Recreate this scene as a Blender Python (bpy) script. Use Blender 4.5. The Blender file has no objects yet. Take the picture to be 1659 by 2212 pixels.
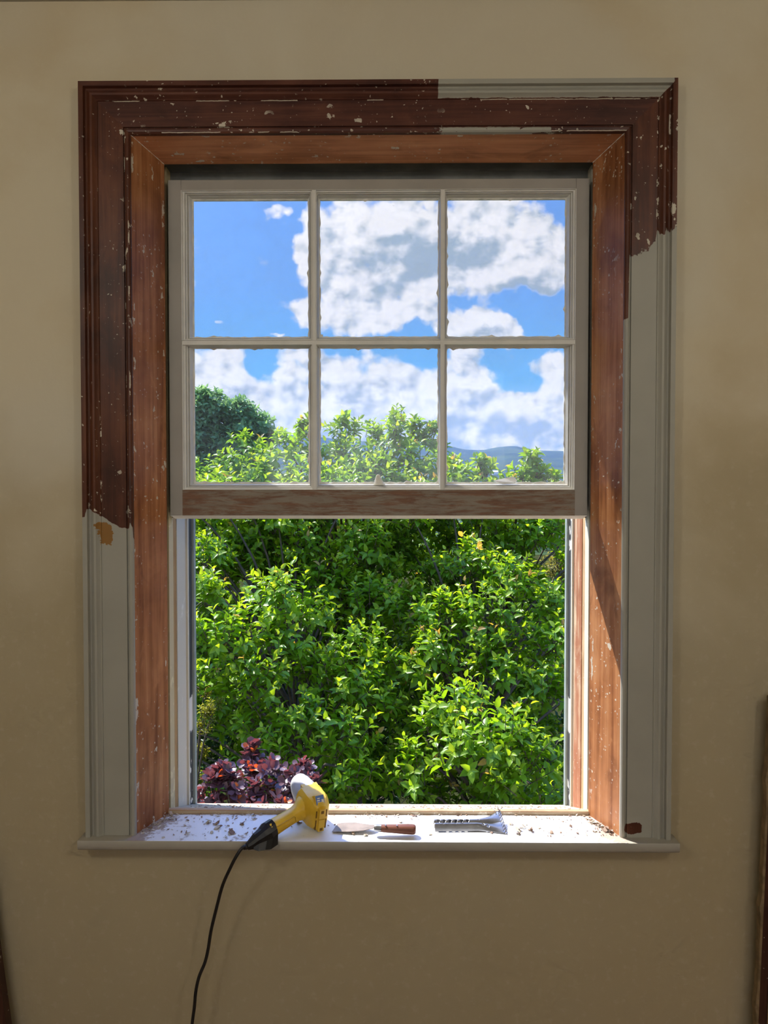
import bpy, bmesh, math, random
import numpy as np
from mathutils import Vector, Matrix

C = bpy.context.scene.collection
SC = bpy.context.scene
rnd = random.Random(7)
R = math.radians

# ------------------------------------------------------------------ camera
CAM = Vector((0.029, -1.5, 1.45))
FPX, W, H = 1660.0, 1659, 2212
YAW, PIT = R(0.6), R(-1.5)
cd = bpy.data.cameras.new('camera')
cam = bpy.data.objects.new('camera', cd); C.objects.link(cam)
cd.sensor_fit = 'VERTICAL'; cd.sensor_height = 34.6
cd.lens = 34.6 * FPX / H
cd.clip_start = 0.02; cd.clip_end = 6000
cam.location = CAM
cam.rotation_euler = (R(90) + PIT, 0, YAW)
SC.camera = cam
FW = Vector((-math.sin(YAW) * math.cos(PIT), math.cos(YAW) * math.cos(PIT), math.sin(PIT)))
RT = Vector((math.cos(YAW), math.sin(YAW), 0)); UP = RT.cross(FW)


def at(px, py, Y):
    """point of the photograph, on the vertical plane at depth Y"""
    d = FW + RT * ((px - W / 2) / FPX) - UP * ((py - H / 2) / FPX)
    return CAM + d * ((Y - CAM.y) / d.y)


def onz(px, py, z):
    """point of the photograph, on the horizontal plane at height z"""
    d = FW + RT * ((px - W / 2) / FPX) - UP * ((py - H / 2) / FPX)
    return CAM + d * ((z - CAM.z) / d.z)


# ------------------------------------------------------------------ look
vs = SC.view_settings
vs.view_transform = 'Standard'; vs.look = 'None'; vs.gamma = 1; vs.use_curve_mapping = False
vs.exposure = 0.0
SC.cycles.max_bounces = 6; SC.cycles.diffuse_bounces = 3; SC.cycles.use_adaptive_sampling = True; SC.cycles.adaptive_threshold = .07; SC.cycles.adaptive_min_samples = 14; SC.cycles.transparent_max_bounces = 12
SC.cycles.sample_clamp_indirect = 6

SUN_AZ, SUN_EL, SUN_E = R(47), R(54), 10.0
ROOM_FILL_W = 11.0
HIGH_FILL_W = 13.5
SKY_E = 1.0


# ------------------------------------------------------------------ node helper
class G:
    def __init__(s, tree):
        s.t = tree; s.nodes = tree.nodes; s.links = tree.links

    def put(s, sock, v):
        if v is None: return
        if isinstance(v, bpy.types.NodeSocket): s.links.new(v, sock)
        elif isinstance(v, (tuple, list)):
            if sock.type == 'RGBA' and len(v) == 3: v = (*v, 1)
            sock.default_value = v
        else:
            try: sock.default_value = v
            except TypeError: sock.default_value = (v, v, v)

    def n(s, typ, _out=0, _p=None, **kw):
        nd = s.nodes.new('ShaderNode' + typ)
        for k, v in (_p or {}).items(): setattr(nd, k, v)
        for k, v in kw.items():
            k = k.replace('_', ' ')
            s.put(nd.inputs[k] if k in nd.inputs else nd.inputs[int(k[1:])], v)
        return nd.outputs[_out]

    def m(s, op, a, b=None, c=None, clamp=False):
        nd = s.nodes.new('ShaderNodeMath'); nd.operation = op; nd.use_clamp = clamp
        for i, v in enumerate((a, b, c)): s.put(nd.inputs[i], v)
        return nd.outputs[0]

    def vm(s, op, a, b=None, out=0):
        nd = s.nodes.new('ShaderNodeVectorMath'); nd.operation = op
        s.put(nd.inputs[0], a); s.put(nd.inputs[1], b)
        return nd.outputs[out]

    def mix(s, f, a, b, blend='MIX'):
        nd = s.nodes.new('ShaderNodeMix'); nd.data_type = 'RGBA'; nd.blend_type = blend
        s.put(nd.inputs[0], f); s.put(nd.inputs[6], a); s.put(nd.inputs[7], b)
        return nd.outputs[2]

    def noise(s, v, scale=5, detail=4, rough=.55, dist=0, out=0):
        return s.n('TexNoise', out, Vector=v, Scale=scale, Detail=detail, Roughness=rough, Distortion=dist)

    def ss(s, x, a, b):
        nd = s.nodes.new('ShaderNodeMapRange'); nd.interpolation_type = 'SMOOTHSTEP'; nd.clamp = True
        s.put(nd.inputs[0], x)
        lo, hi = (0, 1) if a < b else (1, 0)
        nd.inputs[1].default_value = min(a, b); nd.inputs[2].default_value = max(a, b)
        nd.inputs[3].default_value = lo; nd.inputs[4].default_value = hi
        return nd.outputs[0]

    def ramp(s, f, stops):
        nd = s.nodes.new('ShaderNodeValToRGB'); s.put(nd.inputs[0], f)
        e = nd.color_ramp.elements
        while len(e) < len(stops): e.new(.5)
        for k, (p, c) in enumerate(stops):
            e[k].position = p; e[k].color = (*c, 1)
        return nd.outputs[0]

    def curve(s, x, pts):
        """piecewise linear function of x through world points (x, y)"""
        x0, x1 = pts[0][0], pts[-1][0]
        ys = [p[1] for p in pts]; y0, y1 = min(ys), max(ys)
        nd = s.nodes.new('ShaderNodeFloatCurve')
        c = nd.mapping.curves[0]
        nd.mapping.use_clip = False
        q = [((p[0] - x0) / (x1 - x0), (p[1] - y0) / (y1 - y0)) for p in pts]
        while len(c.points) < len(q): c.points.new(.5, .5)
        for k, p in enumerate(q):
            c.points[k].location = p; c.points[k].handle_type = 'VECTOR'
        nd.mapping.update()
        u = s.m('DIVIDE', s.m('SUBTRACT', x, x0), x1 - x0, clamp=True)
        s.put(nd.inputs[1], u)
        return s.m('ADD', s.m('MULTIPLY', nd.outputs[0], y1 - y0), y0)

    def xyz(s, v):
        nd = s.nodes.new('ShaderNodeSeparateXYZ'); s.put(nd.inputs[0], v)
        return nd.outputs

    def comb(s, x, y, z):
        nd = s.nodes.new('ShaderNodeCombineXYZ')
        for i, v in enumerate((x, y, z)): s.put(nd.inputs[i], v)
        return nd.outputs[0]

    def obj(s):
        return s.n('TexCoord', 3)

    def bump(s, h, strength=.3, dist=.002):
        return s.n('Bump', Height=h, Strength=strength, Distance=dist)


def mat(name):
    m = bpy.data.materials.new(name); m.use_nodes = True
    g = G(m.node_tree); g.nodes.clear()
    out = g.nodes.new('ShaderNodeOutputMaterial')
    return m, g, out


def pbr(g, out, col, rough=.5, metal=0, normal=None, spec=.5):
    b = g.nodes.new('ShaderNodeBsdfPrincipled')
    g.put(b.inputs['Base Color'], col); g.put(b.inputs['Roughness'], rough); g.put(b.inputs['Metallic'], metal)
    g.put(b.inputs['Specular IOR Level'], spec)
    if normal is not None: g.put(b.inputs['Normal'], normal)
    g.links.new(b.outputs[0], out.inputs[0])
    return b


def simple(name, col, rough=.5, metal=0, var=.12, scale=30, spec=.5):
    m, g, out = mat(name)
    n = g.noise(g.obj(), scale, 4)
    c = g.mix(g.ss(n, .3, .7), tuple(x * (1 - var) for x in col), tuple(min(1, x * (1 + var)) for x in col))
    pbr(g, out, c, rough, metal, g.bump(n, .15, .001), spec)
    return m


# ------------------------------------------------------------------ world: blue sky with cumulus
wd = bpy.data.worlds.new('sky'); SC.world = wd; wd.use_nodes = True
wd.cycles.sampling_method = 'MANUAL'; wd.cycles.sample_map_resolution = 256
g = G(wd.node_tree); g.nodes.clear()
wout = g.nodes.new('ShaderNodeOutputWorld')
X, Y_, Z_ = g.xyz(g.n('TexCoord', 0))
yy = g.m('MAXIMUM', g.m('ABSOLUTE', Y_), .22)
U = g.m('DIVIDE', X, yy); V = g.m('DIVIDE', Z_, yy)
UV = g.comb(U, V, 0)
UVn = g.vm('ADD', UV, g.vm('SCALE', g.vm('SUBTRACT', g.noise(UV, 26, 3, out=1), (.5, .5, .5)), None))
UVn.node.inputs[1].links[0].from_node.inputs['Scale'].default_value = .035


def blob(px, py, rx, ry, w, vec=UVn):
    c = ((px - 847) / FPX, (1062.5 - py) / FPX, 0)
    d = g.vm('LENGTH', g.vm('MULTIPLY', g.vm('SUBTRACT', vec, c), (FPX / rx, FPX / ry, 1)), out=1)
    return g.m('MULTIPLY', g.ss(d, 1.25, .35), w)


def total(lst):
    s = lst[0]
    for b in lst[1:]: s = g.m('ADD', s, b)
    return s


cloud = total([blob(*b) for b in [
    (835, 500, 165, 125, 1), (740, 590, 110, 110, 1), (1060, 510, 165, 110, 1), (1190, 560, 90, 85, .9), (668, 545, 45, 40, .7),
    (672, 470, 30, 45, .7), (664, 680, 48, 36, .8), (860, 625, 150, 80, .9), (780, 690, 120, 48, .9), (925, 665, 50, 30, .5),
    (1025, 712, 100, 58, 1.15), (1100, 718, 36, 34, .8), (1085, 590, 170, 58, 1), (1190, 605, 70, 45, .8), (930, 695, 60, 24, .4), (590, 463, 38, 16, .55), (475, 700, 26, 9, .5), (592, 727, 28, 10, .6),
    (450, 830, 95, 85, 1), (505, 765, 45, 25, .6), (650, 785, 75, 40, .9), (570, 850, 160, 50, 1), (770, 820, 110, 85, 1), (905, 835, 75, 56, 1),
    (1005, 822, 76, 74, 1.2), (1200, 795, 75, 42, 1), (1215, 850, 50, 60, .7), (1060, 885, 170, 42, 1), (830, 900, 560, 60, .8), (830, 975, 1300, 80, 1.0),
    (300, 600, 150, 160, .8), (1500, 700, 200, 160, 1), (830, 130, 500, 180, .9), (100, 350, 250, 200, .7), (1700, 300, 300, 240, .9), (830, -500, 900, 320, .8)]])
grey = total([blob(*b) for b in [
    (885, 575, 130, 62, 1), (960, 545, 80, 60, .6), (1010, 545, 90, 38, .9), (1100, 640, 190, 30, .7), (790, 640, 90, 30, .5), (1040, 720, 80, 22, .45),
    (790, 850, 80, 50, .6), (1020, 860, 55, 32, .8), (470, 870, 130, 40, .5), (640, 850, 90, 40, .4), (830, 945, 900, 46, .75), (900, 900, 200, 25, .5), (1150, 925, 160, 22, .5), (830, 1000, 900, 40, .8), (720, 560, 40, 60, .35), (1180, 600, 80, 30, .4)]])
def puffs(vec):
    """billowing cumulus relief"""
    w = g.vm('ADD', vec, g.vm('MULTIPLY', g.vm('SUBTRACT', g.noise(vec, 60, 3, out=1), (.5, .5, .5)), (.012, .012, 0)))
    r = g.noise(vec, 11, 5, .6)
    for sc, k in ((24, .34), (64, .20)):
        vo = g.nodes.new('ShaderNodeTexVoronoi'); vo.feature = 'F1'; vo.voronoi_dimensions = '2D'
        g.put(vo.inputs['Vector'], w); vo.inputs['Scale'].default_value = sc
        r = g.m('ADD', r, g.m('MULTIPLY', g.m('SUBTRACT', .45, vo.outputs['Distance']), k))
    return r


f1 = puffs(UV)
f1b = puffs(g.vm('ADD', UV, (-.007, .012, 0)))
f2 = g.noise(g.vm('MULTIPLY', UV, (1, 2.4, 1)), 20, 4, .6, .3)
dens = g.m('ADD', g.m('SUBTRACT', g.m('MINIMUM', cloud, 1.2), .50), g.m('MULTIPLY', g.m('SUBTRACT', f1, .5), 1.9))
alpha = g.ss(dens, -.16, .34)
relief = g.m('SUBTRACT', f1b, f1)
shade = g.m('ADD', g.m('MULTIPLY', grey, .62), g.m('MULTIPLY', g.m('SUBTRACT', f2, .50), 1.7))
shade = g.m('ADD', shade, g.m('MULTIPLY', relief, 2.2))
shade = g.m('ADD', shade, .12)
shade = g.m('MULTIPLY', g.ss(shade, -.10, 1.0), g.ss(dens, -.12, .22))
blue = g.ramp(V, [(0, (.30, .55, .88)), (.14, (.16, .48, .93)), (.26, (.17, .40, .92)), (.45, (.17, .36, .90)), (1, (.12, .28, .8))])
white = g.mix(g.ss(V, .04, .3), (.90, .95, 1.0), (.93, .93, 1.0))
gcol = g.mix(g.ss(V, .02, .16), (.33, .48, .74), (.37, .47, .60))
ccol = g.mix(shade, white, gcol)
skyc = g.mix(alpha, blue, ccol)
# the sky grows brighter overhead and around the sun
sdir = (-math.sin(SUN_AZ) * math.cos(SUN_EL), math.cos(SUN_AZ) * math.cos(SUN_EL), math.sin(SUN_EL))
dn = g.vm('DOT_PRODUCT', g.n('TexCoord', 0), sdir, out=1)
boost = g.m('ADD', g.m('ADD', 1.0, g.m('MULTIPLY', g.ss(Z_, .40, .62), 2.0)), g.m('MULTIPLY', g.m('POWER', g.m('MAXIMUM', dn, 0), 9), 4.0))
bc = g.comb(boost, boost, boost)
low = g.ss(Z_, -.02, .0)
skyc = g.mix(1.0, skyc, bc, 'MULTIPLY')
skyc = g.mix(low, (.10, .13, .08), skyc)
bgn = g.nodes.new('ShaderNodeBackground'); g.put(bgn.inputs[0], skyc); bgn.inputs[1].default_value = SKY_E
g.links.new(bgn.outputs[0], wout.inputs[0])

# ------------------------------------------------------------------ sun, and unseen fill lights added behind the camera
sl = bpy.data.lights.new('sun', 'SUN'); sl.energy = SUN_E; sl.angle = R(.55); sl.color = (1, .955, .87)
so = bpy.data.objects.new('sun', sl); C.objects.link(so)
sd = Vector((math.sin(SUN_AZ) * math.cos(SUN_EL), -math.cos(SUN_AZ) * math.cos(SUN_EL), -math.sin(SUN_EL)))
so.rotation_euler = sd.to_track_quat('-Z', 'Y').to_euler(); so.location = (-8, 8, 12)
al = bpy.data.lights.new('rear_fill_light', 'AREA'); al.shape = 'RECTANGLE'; al.size = 1.7; al.size_y = 1.25; al.energy = ROOM_FILL_W  # added rear fill for the room, no such source in view
al.color = (1, .965, .90)
ao = bpy.data.objects.new('rear_fill_light', al); C.objects.link(ao)
ao.location = (0, -3.86, 1.72); ao.rotation_euler = (R(90 + 8), 0, 0)
for lx_ in (-1.08, 1.08):     # two unseen fill lights, added to brighten the upper wall
    pl = bpy.data.lights.new('high_fill_light', 'POINT'); pl.energy = HIGH_FILL_W; pl.shadow_soft_size = .13; pl.color = (1, .96, .88)
    po = bpy.data.objects.new('high_fill_light', pl); C.objects.link(po); po.location = (lx_, -1.75, 2.25)


# ------------------------------------------------------------------ mesh helpers
def link(name, me, m, parent=None):
    o = bpy.data.objects.new(name, me); C.objects.link(o)
    if m is not None: me.materials.append(m)
    if parent is not None:
        o.parent = parent
        bpy.context.view_layer.update()
        o.matrix_parent_inverse = parent.matrix_world.inverted()
    return o


def mesh(name, verts, faces, m, parent=None, smooth=False):
    me = bpy.data.meshes.new(name); me.from_pydata([tuple(v) for v in verts], [], faces); me.validate(); me.update()
    if smooth: me.shade_smooth()
    return link(name, me, m, parent)


def bobj(name, bm, m, parent=None, smooth=None):
    bmesh.ops.recalc_face_normals(bm, faces=bm.faces)
    me = bpy.data.meshes.new(name); bm.to_mesh(me); bm.free()
    if smooth is not None:
        me.shade_smooth()
        if smooth < 180:
            me.set_sharp_from_angle(angle=R(smooth))
    return link(name, me, m, parent)


def box(bm, x0, x1, y0, y1, z0, z1):
    v = [bm.verts.new(p) for p in ((x0, y0, z0), (x1, y0, z0), (x1, y1, z0), (x0, y1, z0), (x0, y0, z1), (x1, y0, z1), (x1, y1, z1), (x0, y1, z1))]
    for f in ((0, 3, 2, 1), (4, 5, 6, 7), (0, 1, 5, 4), (1, 2, 6, 5), (2, 3, 7, 6), (3, 0, 4, 7)):
        bm.faces.new([v[i] for i in f])
    return v


def boxes(name, lst, m, parent=None, bevel=0):
    bm = bmesh.new()
    for b in lst: box(bm, *b)
    if bevel: bmesh.ops.bevel(bm, geom=bm.edges[:], offset=bevel, segments=2, affect='EDGES', profile=.6)
    return bobj(name, bm, m, parent)


def loft(bm, rings, cap=True, closed=True):
    vr = [[bm.verts.new(p) for p in r] for r in rings]
    k = len(rings[0])
    for a, b in zip(vr, vr[1:]):
        for i in range(k if closed else k - 1):
            j = (i + 1) % k
            bm.faces.new((a[i], a[j], b[j], b[i]))
    if cap:
        bm.faces.new(vr[0][::-1]); bm.faces.new(vr[-1])
    return vr


def tube_rings(pts, radii, k=10, flat=1.0):
    pts = [Vector(p) for p in pts]; rings = []
    ref = Vector((0, 0, 1)) if abs((pts[1] - pts[0]).normalized().z) < .9 else Vector((1, 0, 0))
    for i, p in enumerate(pts):
        d = (pts[min(i + 1, len(pts) - 1)] - pts[max(i - 1, 0)]).normalized()
        u = d.cross(ref).normalized(); v = u.cross(d); ref = v
        r = radii[i] if hasattr(radii, '__len__') else radii
        rings.append([p + (u * math.cos(a) + v * math.sin(a) * flat) * r for a in (2 * math.pi * j / k for j in range(k))])
    return rings


def smooth_path(pts, sub=6):
    pts = [Vector(p) for p in pts]; out = []
    for i in range(len(pts) - 1):
        p0, p1, p2, p3 = pts[max(i - 1, 0)], pts[i], pts[i + 1], pts[min(i + 2, len(pts) - 1)]
        for k in range(sub):
            t = k / sub
            out.append(.5 * (2 * p1 + (p2 - p0) * t + (2 * p0 - 5 * p1 + 4 * p2 - p3) * t * t + (3 * p1 - p0 - 3 * p2 + p3) * t ** 3))
    return out + [pts[-1]]


def empty(name, loc, label=None, cat=None, group=None, kind=None):
    o = bpy.data.objects.new(name, None); C.objects.link(o); o.location = loc; o.empty_display_size = .05
    return tag(o, label, cat, group, kind)


def tag(o, label=None, cat=None, group=None, kind=None):
    for k, v in (('label', label), ('category', cat), ('group', group), ('kind', kind)):
        if v: o[k] = v
    return o


def structure(o, label=None):
    o['kind'] = 'structure'
    if label: o['label'] = label
    return o


# ------------------------------------------------------------------ materials
def plaster():
    m, g, out = mat('old_cream_plaster')
    v = g.obj(); x, y, z = g.xyz(v)
    big = g.noise(v, 2.2, 5, .55, .4)
    big2 = g.noise(g.vm('ADD', v, (7, 3, 1)), 1.3, 4, .5)
    c = g.mix(g.ss(big, .38, .62), (.60, .50, .33), (.66, .58, .42))
    # grey skim coat patches and the yellower old paint below
    c = g.mix(g.m('MULTIPLY', g.ss(big2, .50, .62), .55), c, (.64, .59, .47))
    edge = g.m('ADD', z, g.m('MULTIPLY', g.m('SUBTRACT', big, .5), 1.0))
    c = g.mix(g.m('MULTIPLY', g.ss(edge, 1.75, 1.2), .8), c, (.41, .335, .20))
    fine = g.noise(v, 60, 5, .6)
    c = g.mix(g.m('MULTIPLY', g.ss(fine, .52, .75), .15), c, (.70, .64, .50))
    scr = g.noise(g.vm('MULTIPLY', v, (1, 1, 3)), 17, 6, .65)
    c = g.mix(g.m('MULTIPLY', g.ss(scr, .68, .74), .12), c, (.36, .28, .18))
    h = g.m('ADD', g.m('MULTIPLY', big, 1.2), g.m('MULTIPLY', fine, .12))
    pbr(g, out, c, .62, 0, g.bump(h, .35, .01), .25)
    return m


def flecks(g, v, scale, size, keep, stretch=(1, 1, 1)):
    w = g.vm('ADD', g.vm('MULTIPLY', v, stretch), g.vm('MULTIPLY', g.vm('SUBTRACT', g.noise(v, scale * 1.1, 4, out=1), (.5, .5, .5)), (1.6 / scale,) * 3))
    nd = g.nodes.new('ShaderNodeTexVoronoi'); g.put(nd.inputs['Vector'], w); nd.inputs['Scale'].default_value = scale
    r, gg, b = g.xyz(nd.outputs['Color'])
    rad = g.m('MULTIPLY', g.m('POWER', gg, 2.0), size)
    return g.m('MULTIPLY', g.m('LESS_THAN', nd.outputs['Distance'], rad), g.m('GREATER_THAN', r, 1 - keep))


def wood(name, dark, mid, light, axis='z', fl=1.0, rough=.42, paint=None, paintcol=(.39, .375, .315), patch=None, edge_fl=None):
    m, g, out = mat(name)
    v = g.obj(); x, y, z = g.xyz(v)
    st = {'z': (55, 55, 2.2), 'x': (2.2, 55, 55)}[axis]
    gr = g.noise(g.vm('MULTIPLY', v, st), 1, 6, .6, .6)
    gr2 = g.noise(g.vm('MULTIPLY', v, tuple(s * 3 for s in st)), 1, 3, .6)
    big = g.noise(g.vm('ADD', v, (3, 1, 5)), 6, 4, .6, .5)
    c = g.ramp(g.m('ADD', g.m('MULTIPLY', gr, .55), g.m('MULTIPLY', big, .45)), [(.38, dark), (.5, mid), (.62, light)])
    c = g.mix(g.m('MULTIPLY', g.ss(gr2, .5, .8), .35), c, tuple(k * .4 for k in dark))
    blot = g.noise(g.vm('MULTIPLY', v, (1, 1, .45) if axis == 'z' else (.45, 1, 1)), 13, 5, .62, .8)
    c = g.mix(g.m('MULTIPLY', g.ss(blot, .54, .70), .55), c, tuple(k * .7 for k in dark))
    c = g.mix(g.m('MULTIPLY', g.ss(blot, .44, .30), .35), c, tuple(min(1, k * 1.25) for k in light))
    f = g.m('MAXIMUM', flecks(g, v, 80, .42, .075 * fl, (1, 1, .7) if axis == 'z' else (.7, 1, 1)), flecks(g, v, 170, .46, .26 * fl))
    st2 = (1, 1, .35) if axis == 'z' else (.35, 1, 1)
    f = g.m('MAXIMUM', f, flecks(g, g.vm('ADD', v, (2, 2, 2)), 75, .42, .12 * fl, st2))
    f = g.m('MULTIPLY', f, g.ss(g.noise(v, 9, 3), .40, .56))
    if edge_fl is not None: f = g.m('MAXIMUM', f, edge_fl(g, v, x, y, z))
    c = g.mix(f, c, (.62, .56, .45))
    hgt = g.m('ADD', g.m('MULTIPLY', gr, .25), f)
    rg = g.m('ADD', rough, g.m('MULTIPLY', f, .25))
    if patch is not None:
        pm, pc = patch(g, v, x, y, z)
        c = g.mix(pm, c, pc)
    if paint is not None:
        pm = paint(g, v, x, y, z)
        pn = g.noise(v, 8, 4)
        pc = g.mix(g.ss(pn, .35, .65), tuple(k * .94 for k in paintcol), paintcol)
        c = g.mix(pm, c, pc)
        hgt = g.m('ADD', g.m('MULTIPLY', hgt, g.m('SUBTRACT', 1, pm)), g.m('MULTIPLY', pm, 1.6))
        rg = g.m('ADD', g.m('MULTIPLY', rg, g.m('SUBTRACT', 1, pm)), g.m('MULTIPLY', pm, .45))
    pbr(g, out, c, rg, 0, g.bump(hgt, .5, .0012), .25)
    return m


xc = lambda px: at(px, 900, -.018).x
zc = lambda py: at(829, py, -.018).z


def jag(g, v, amt):
    return g.m('ADD', g.m('MULTIPLY', g.m('SUBTRACT', g.noise(v, 45, 5, .7), .5), amt), g.m('MULTIPLY', g.m('SUBTRACT', g.noise(v, 160, 4, .7), .5), amt * .5))


def below(pts, amt=.03):
    q = [(xc(a), zc(b)) for a, b in pts]
    def f(g, v, x, y, z):
        t = g.curve(x, q)
        return g.m('LESS_THAN', g.m('ADD', z, jag(g, v, amt)), t)
    return f


def ell(g, v, x, z, px, py, rx, ry, amt=.03):
    dx = g.m('DIVIDE', g.m('SUBTRACT', g.m('ADD', x, jag(g, v, amt)), xc(px)), rx / 1122)
    dz = g.m('DIVIDE', g.m('SUBTRACT', g.m('ADD', z, jag(g, g.vm('ADD', v, (1, 1, 1)), amt)), zc(py)), ry / 1122)
    return g.m('LESS_THAN', g.m('ADD', g.m('POWER', g.m('ABSOLUTE', dx), 3), g.m('POWER', g.m('ABSOLUTE', dz), 3)), 1)


_lp = below([(160, 1118), (184, 1117), (189, 1100), (205, 1108), (222, 1119), (236, 1128), (262, 1141), (277, 1143), (279, 1129), (284, 1141), (287, 1236), (292, 1240)], .012)
_rp = below([(1348, 688), (1355, 686), (1357, 553), (1375, 548), (1400, 537), (1413, 520), (1417, 499), (1430, 510), (1434, 497), (1446, 503), (1452, 494), (1470, 494)], .03)


def left_paint(g, v, x, y, z): return _lp(g, v, x, y, z)


def right_paint(g, v, x, y, z):
    chip = ell(g, v, x, z, 1376, 1789, 20, 12, .012)
    return g.m('MULTIPLY', _rp(g, v, x, y, z), g.m('SUBTRACT', 1, chip))


def top_paint(g, v, x, y, z):
    zz = g.m('ADD', z, jag(g, v, .007)); xx = g.m('ADD', x, jag(g, v, .004))
    a = g.m('MULTIPLY', g.m('GREATER_THAN', zz, zc(212)), g.m('MULTIPLY', g.m('GREATER_THAN', xx, xc(945)), g.m('LESS_THAN', xx, xc(1447))))
    b = g.m('MULTIPLY', g.m('LESS_THAN', zz, zc(275.5)), g.m('MULTIPLY', g.m('GREATER_THAN', g.m('ADD', x, jag(g, v, .12)), xc(950)), g.m('LESS_THAN', g.m('ADD', x, jag(g, v, .12)), xc(1190))))
    b = g.m('MULTIPLY', b, g.m('LESS_THAN', g.noise(g.vm('MULTIPLY', v, (.4, 1, 1)), 40, 4), .62))
    return g.m('MAXIMUM', a, b)


def caramel(g, v, x, y, z):
    a = g.m('MAXIMUM', ell(g, v, x, z, 222, 1138, 18, 9, .02), ell(g, v, x, z, 226, 1160, 15, 17, .03))
    return a


def left_patch_paint(g, v, x, y, z):
    return g.m('MULTIPLY', _lp(g, v, x, y, z), g.m('SUBTRACT', 1, caramel(g, v, x, y, z)))


def cracks(xs, w=.0011):
    """slivers of old paint left in the grooves, along x = const lines"""
    def f(g, v, x, y, z):
        r = None
        for a in xs:
            l = g.m('LESS_THAN', g.m('ABSOLUTE', g.m('SUBTRACT', g.m('ADD', x, jag(g, v, .003)), a)), w)
            r = l if r is None else g.m('MAXIMUM', r, l)
        return g.m('MULTIPLY', r, g.m('GREATER_THAN', g.noise(g.vm('MULTIPLY', v, (1, 1, .6)), 30, 5, .7), .60))
    return f


def zcracks(zs, w=.001, thr=.5):
    def f(g, v, x, y, z):
        r = None
        for a in zs:
            l = g.m('LESS_THAN', g.m('ABSOLUTE', g.m('SUBTRACT', g.m('ADD', z, jag(g, v, .002)), a)), w)
            r = l if r is None else g.m('MAXIMUM', r, l)
        return g.m('MULTIPLY', r, g.m('GREATER_THAN', g.noise(g.vm('MULTIPLY', v, (.5, 1, 1)), 16, 4), thr))
    return f


D1, D2, D3 = (.050, .016, .009), (.095, .030, .015), (.15, .052, .024)
M_WALL = plaster()
M_CASL = wood('stripped_dark_timber_left', D1, D2, D3, 'z', .8, .4, left_patch_paint, patch=lambda g, v, x, y, z: (caramel(g, v, x, y, z), (.30, .15, .04)),
              edge_fl=cracks([-.568 + .0335, -.568 + .0835, -.568 + .092]))
M_CASR = wood('stripped_dark_timber_right', D1, D2, D3, 'z', .8, .4, right_paint,
              edge_fl=cracks([.568 - .0335, .568 - .0835, .568 - .012, .5665], .0018))
M_CAST = wood('stripped_dark_timber_top', (.055, .019, .014), (.095, .033, .022), (.14, .052, .032), 'x', .9, .4, top_paint,
              edge_fl=zcracks([2.23 - .0335, 2.23 - .0835, 2.23 - .0935], .0006, .54))
B1, B2, B3 = (.15, .050, .020), (.30, .105, .042), (.43, .18, .080)
M_REVL = wood('stripped_red_timber_left', (.24, .085, .032), (.42, .17, .066), (.56, .27, .12), 'z', 1.1, .42, edge_fl=cracks([-.4395, -.472], .0014))
M_REVR = wood('stripped_red_timber_right', (.24, .085, .032), (.42, .17, .066), (.56, .27, .12), 'z', 1.6, .42, edge_fl=cracks([.4415, .472], .0012))
M_REVT = wood('stripped_red_timber_top', (.40, .165, .075), (.58, .25, .115), (.68, .33, .16), 'x', 1.0, .42)
M_SASHF = simple('grey_sash_paint', (.36, .335, .29), .5, 0, .06, 9)
M_MOULD = simple('off_white_sash_paint', (.74, .72, .66), .42, 0, .05, 25)
M_PUTTY = simple('putty_white', (.80, .78, .70), .6, 0, .12, 60)
M_UNDER = simple('white_rail_underside', (.92, .89, .82), .5, 0, .05, 60)
M_WHITE = simple('white_sill_paint', (.80, .80, .82), .38, 0, .03, 20)
M_NOSE = simple('grey_white_gloss_paint', (.40, .37, .31), .4, 0, .05, 9)
M_CEIL = simple('ceiling_plaster', (.50, .47, .40), .8, 0, .05, 3)


def rail_mat():
    m, g, out = mat('worn_bottom_rail')
    v = g.obj(); x, y, z = g.xyz(v)
    a = g.noise(g.vm('MULTIPLY', v, (9, 30, 60)), 1, 8, .74, .5)
    b = g.noise(g.vm('MULTIPLY', v, (12, 90, 260)), 1, 4, .7)
    k = g.ss(g.m('ADD', g.m('MULTIPLY', a, .65), g.m('MULTIPLY', b, .35)), .44, .56)
    wd_ = g.mix(g.ss(b, .3, .7), (.13, .06, .03), (.22, .105, .05))
    pt = g.mix(g.ss(b, .3, .7), (.23, .19, .14), (.29, .25, .19))
    k = g.m('MULTIPLY', k, g.ss(g.m('ABSOLUTE', x), .418, .405))
    pbr(g, out, g.mix(k, pt, wd_), .55, 0, g.bump(b, .3, .001))
    return m


M_RAIL = rail_mat()


def sill_mat(name, base, dust, amount):
    m, g, out = mat(name)
    v = g.obj(); x, y, z = g.xyz(v)
    n = g.noise(v, 38, 7, .7); n2 = g.noise(v, 9, 4, .6); n3 = g.noise(v, 170, 3, .6)
    # dust gathers along the back joint and at the two ends
    edge = g.m('MAXIMUM', g.ss(g.m('ABSOLUTE', x), .40, .47), g.ss(y, .074, .09))
    k = g.m('ADD', g.m('ADD', n, g.m('MULTIPLY', g.m('SUBTRACT', n2, .5), .8)), g.m('MULTIPLY', edge, .34))
    d = g.m('MULTIPLY', g.ss(k, .62, .74), amount)
    d = g.m('MAXIMUM', d, g.m('MULTIPLY', g.ss(n3, .70, .73), .5))
    c = g.mix(d, base, dust)
    pbr(g, out, c, g.m('ADD', .4, g.m('MULTIPLY', d, .4)), 0, g.bump(g.m('MULTIPLY', d, 1.0), .4, .002))
    return m


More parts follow.
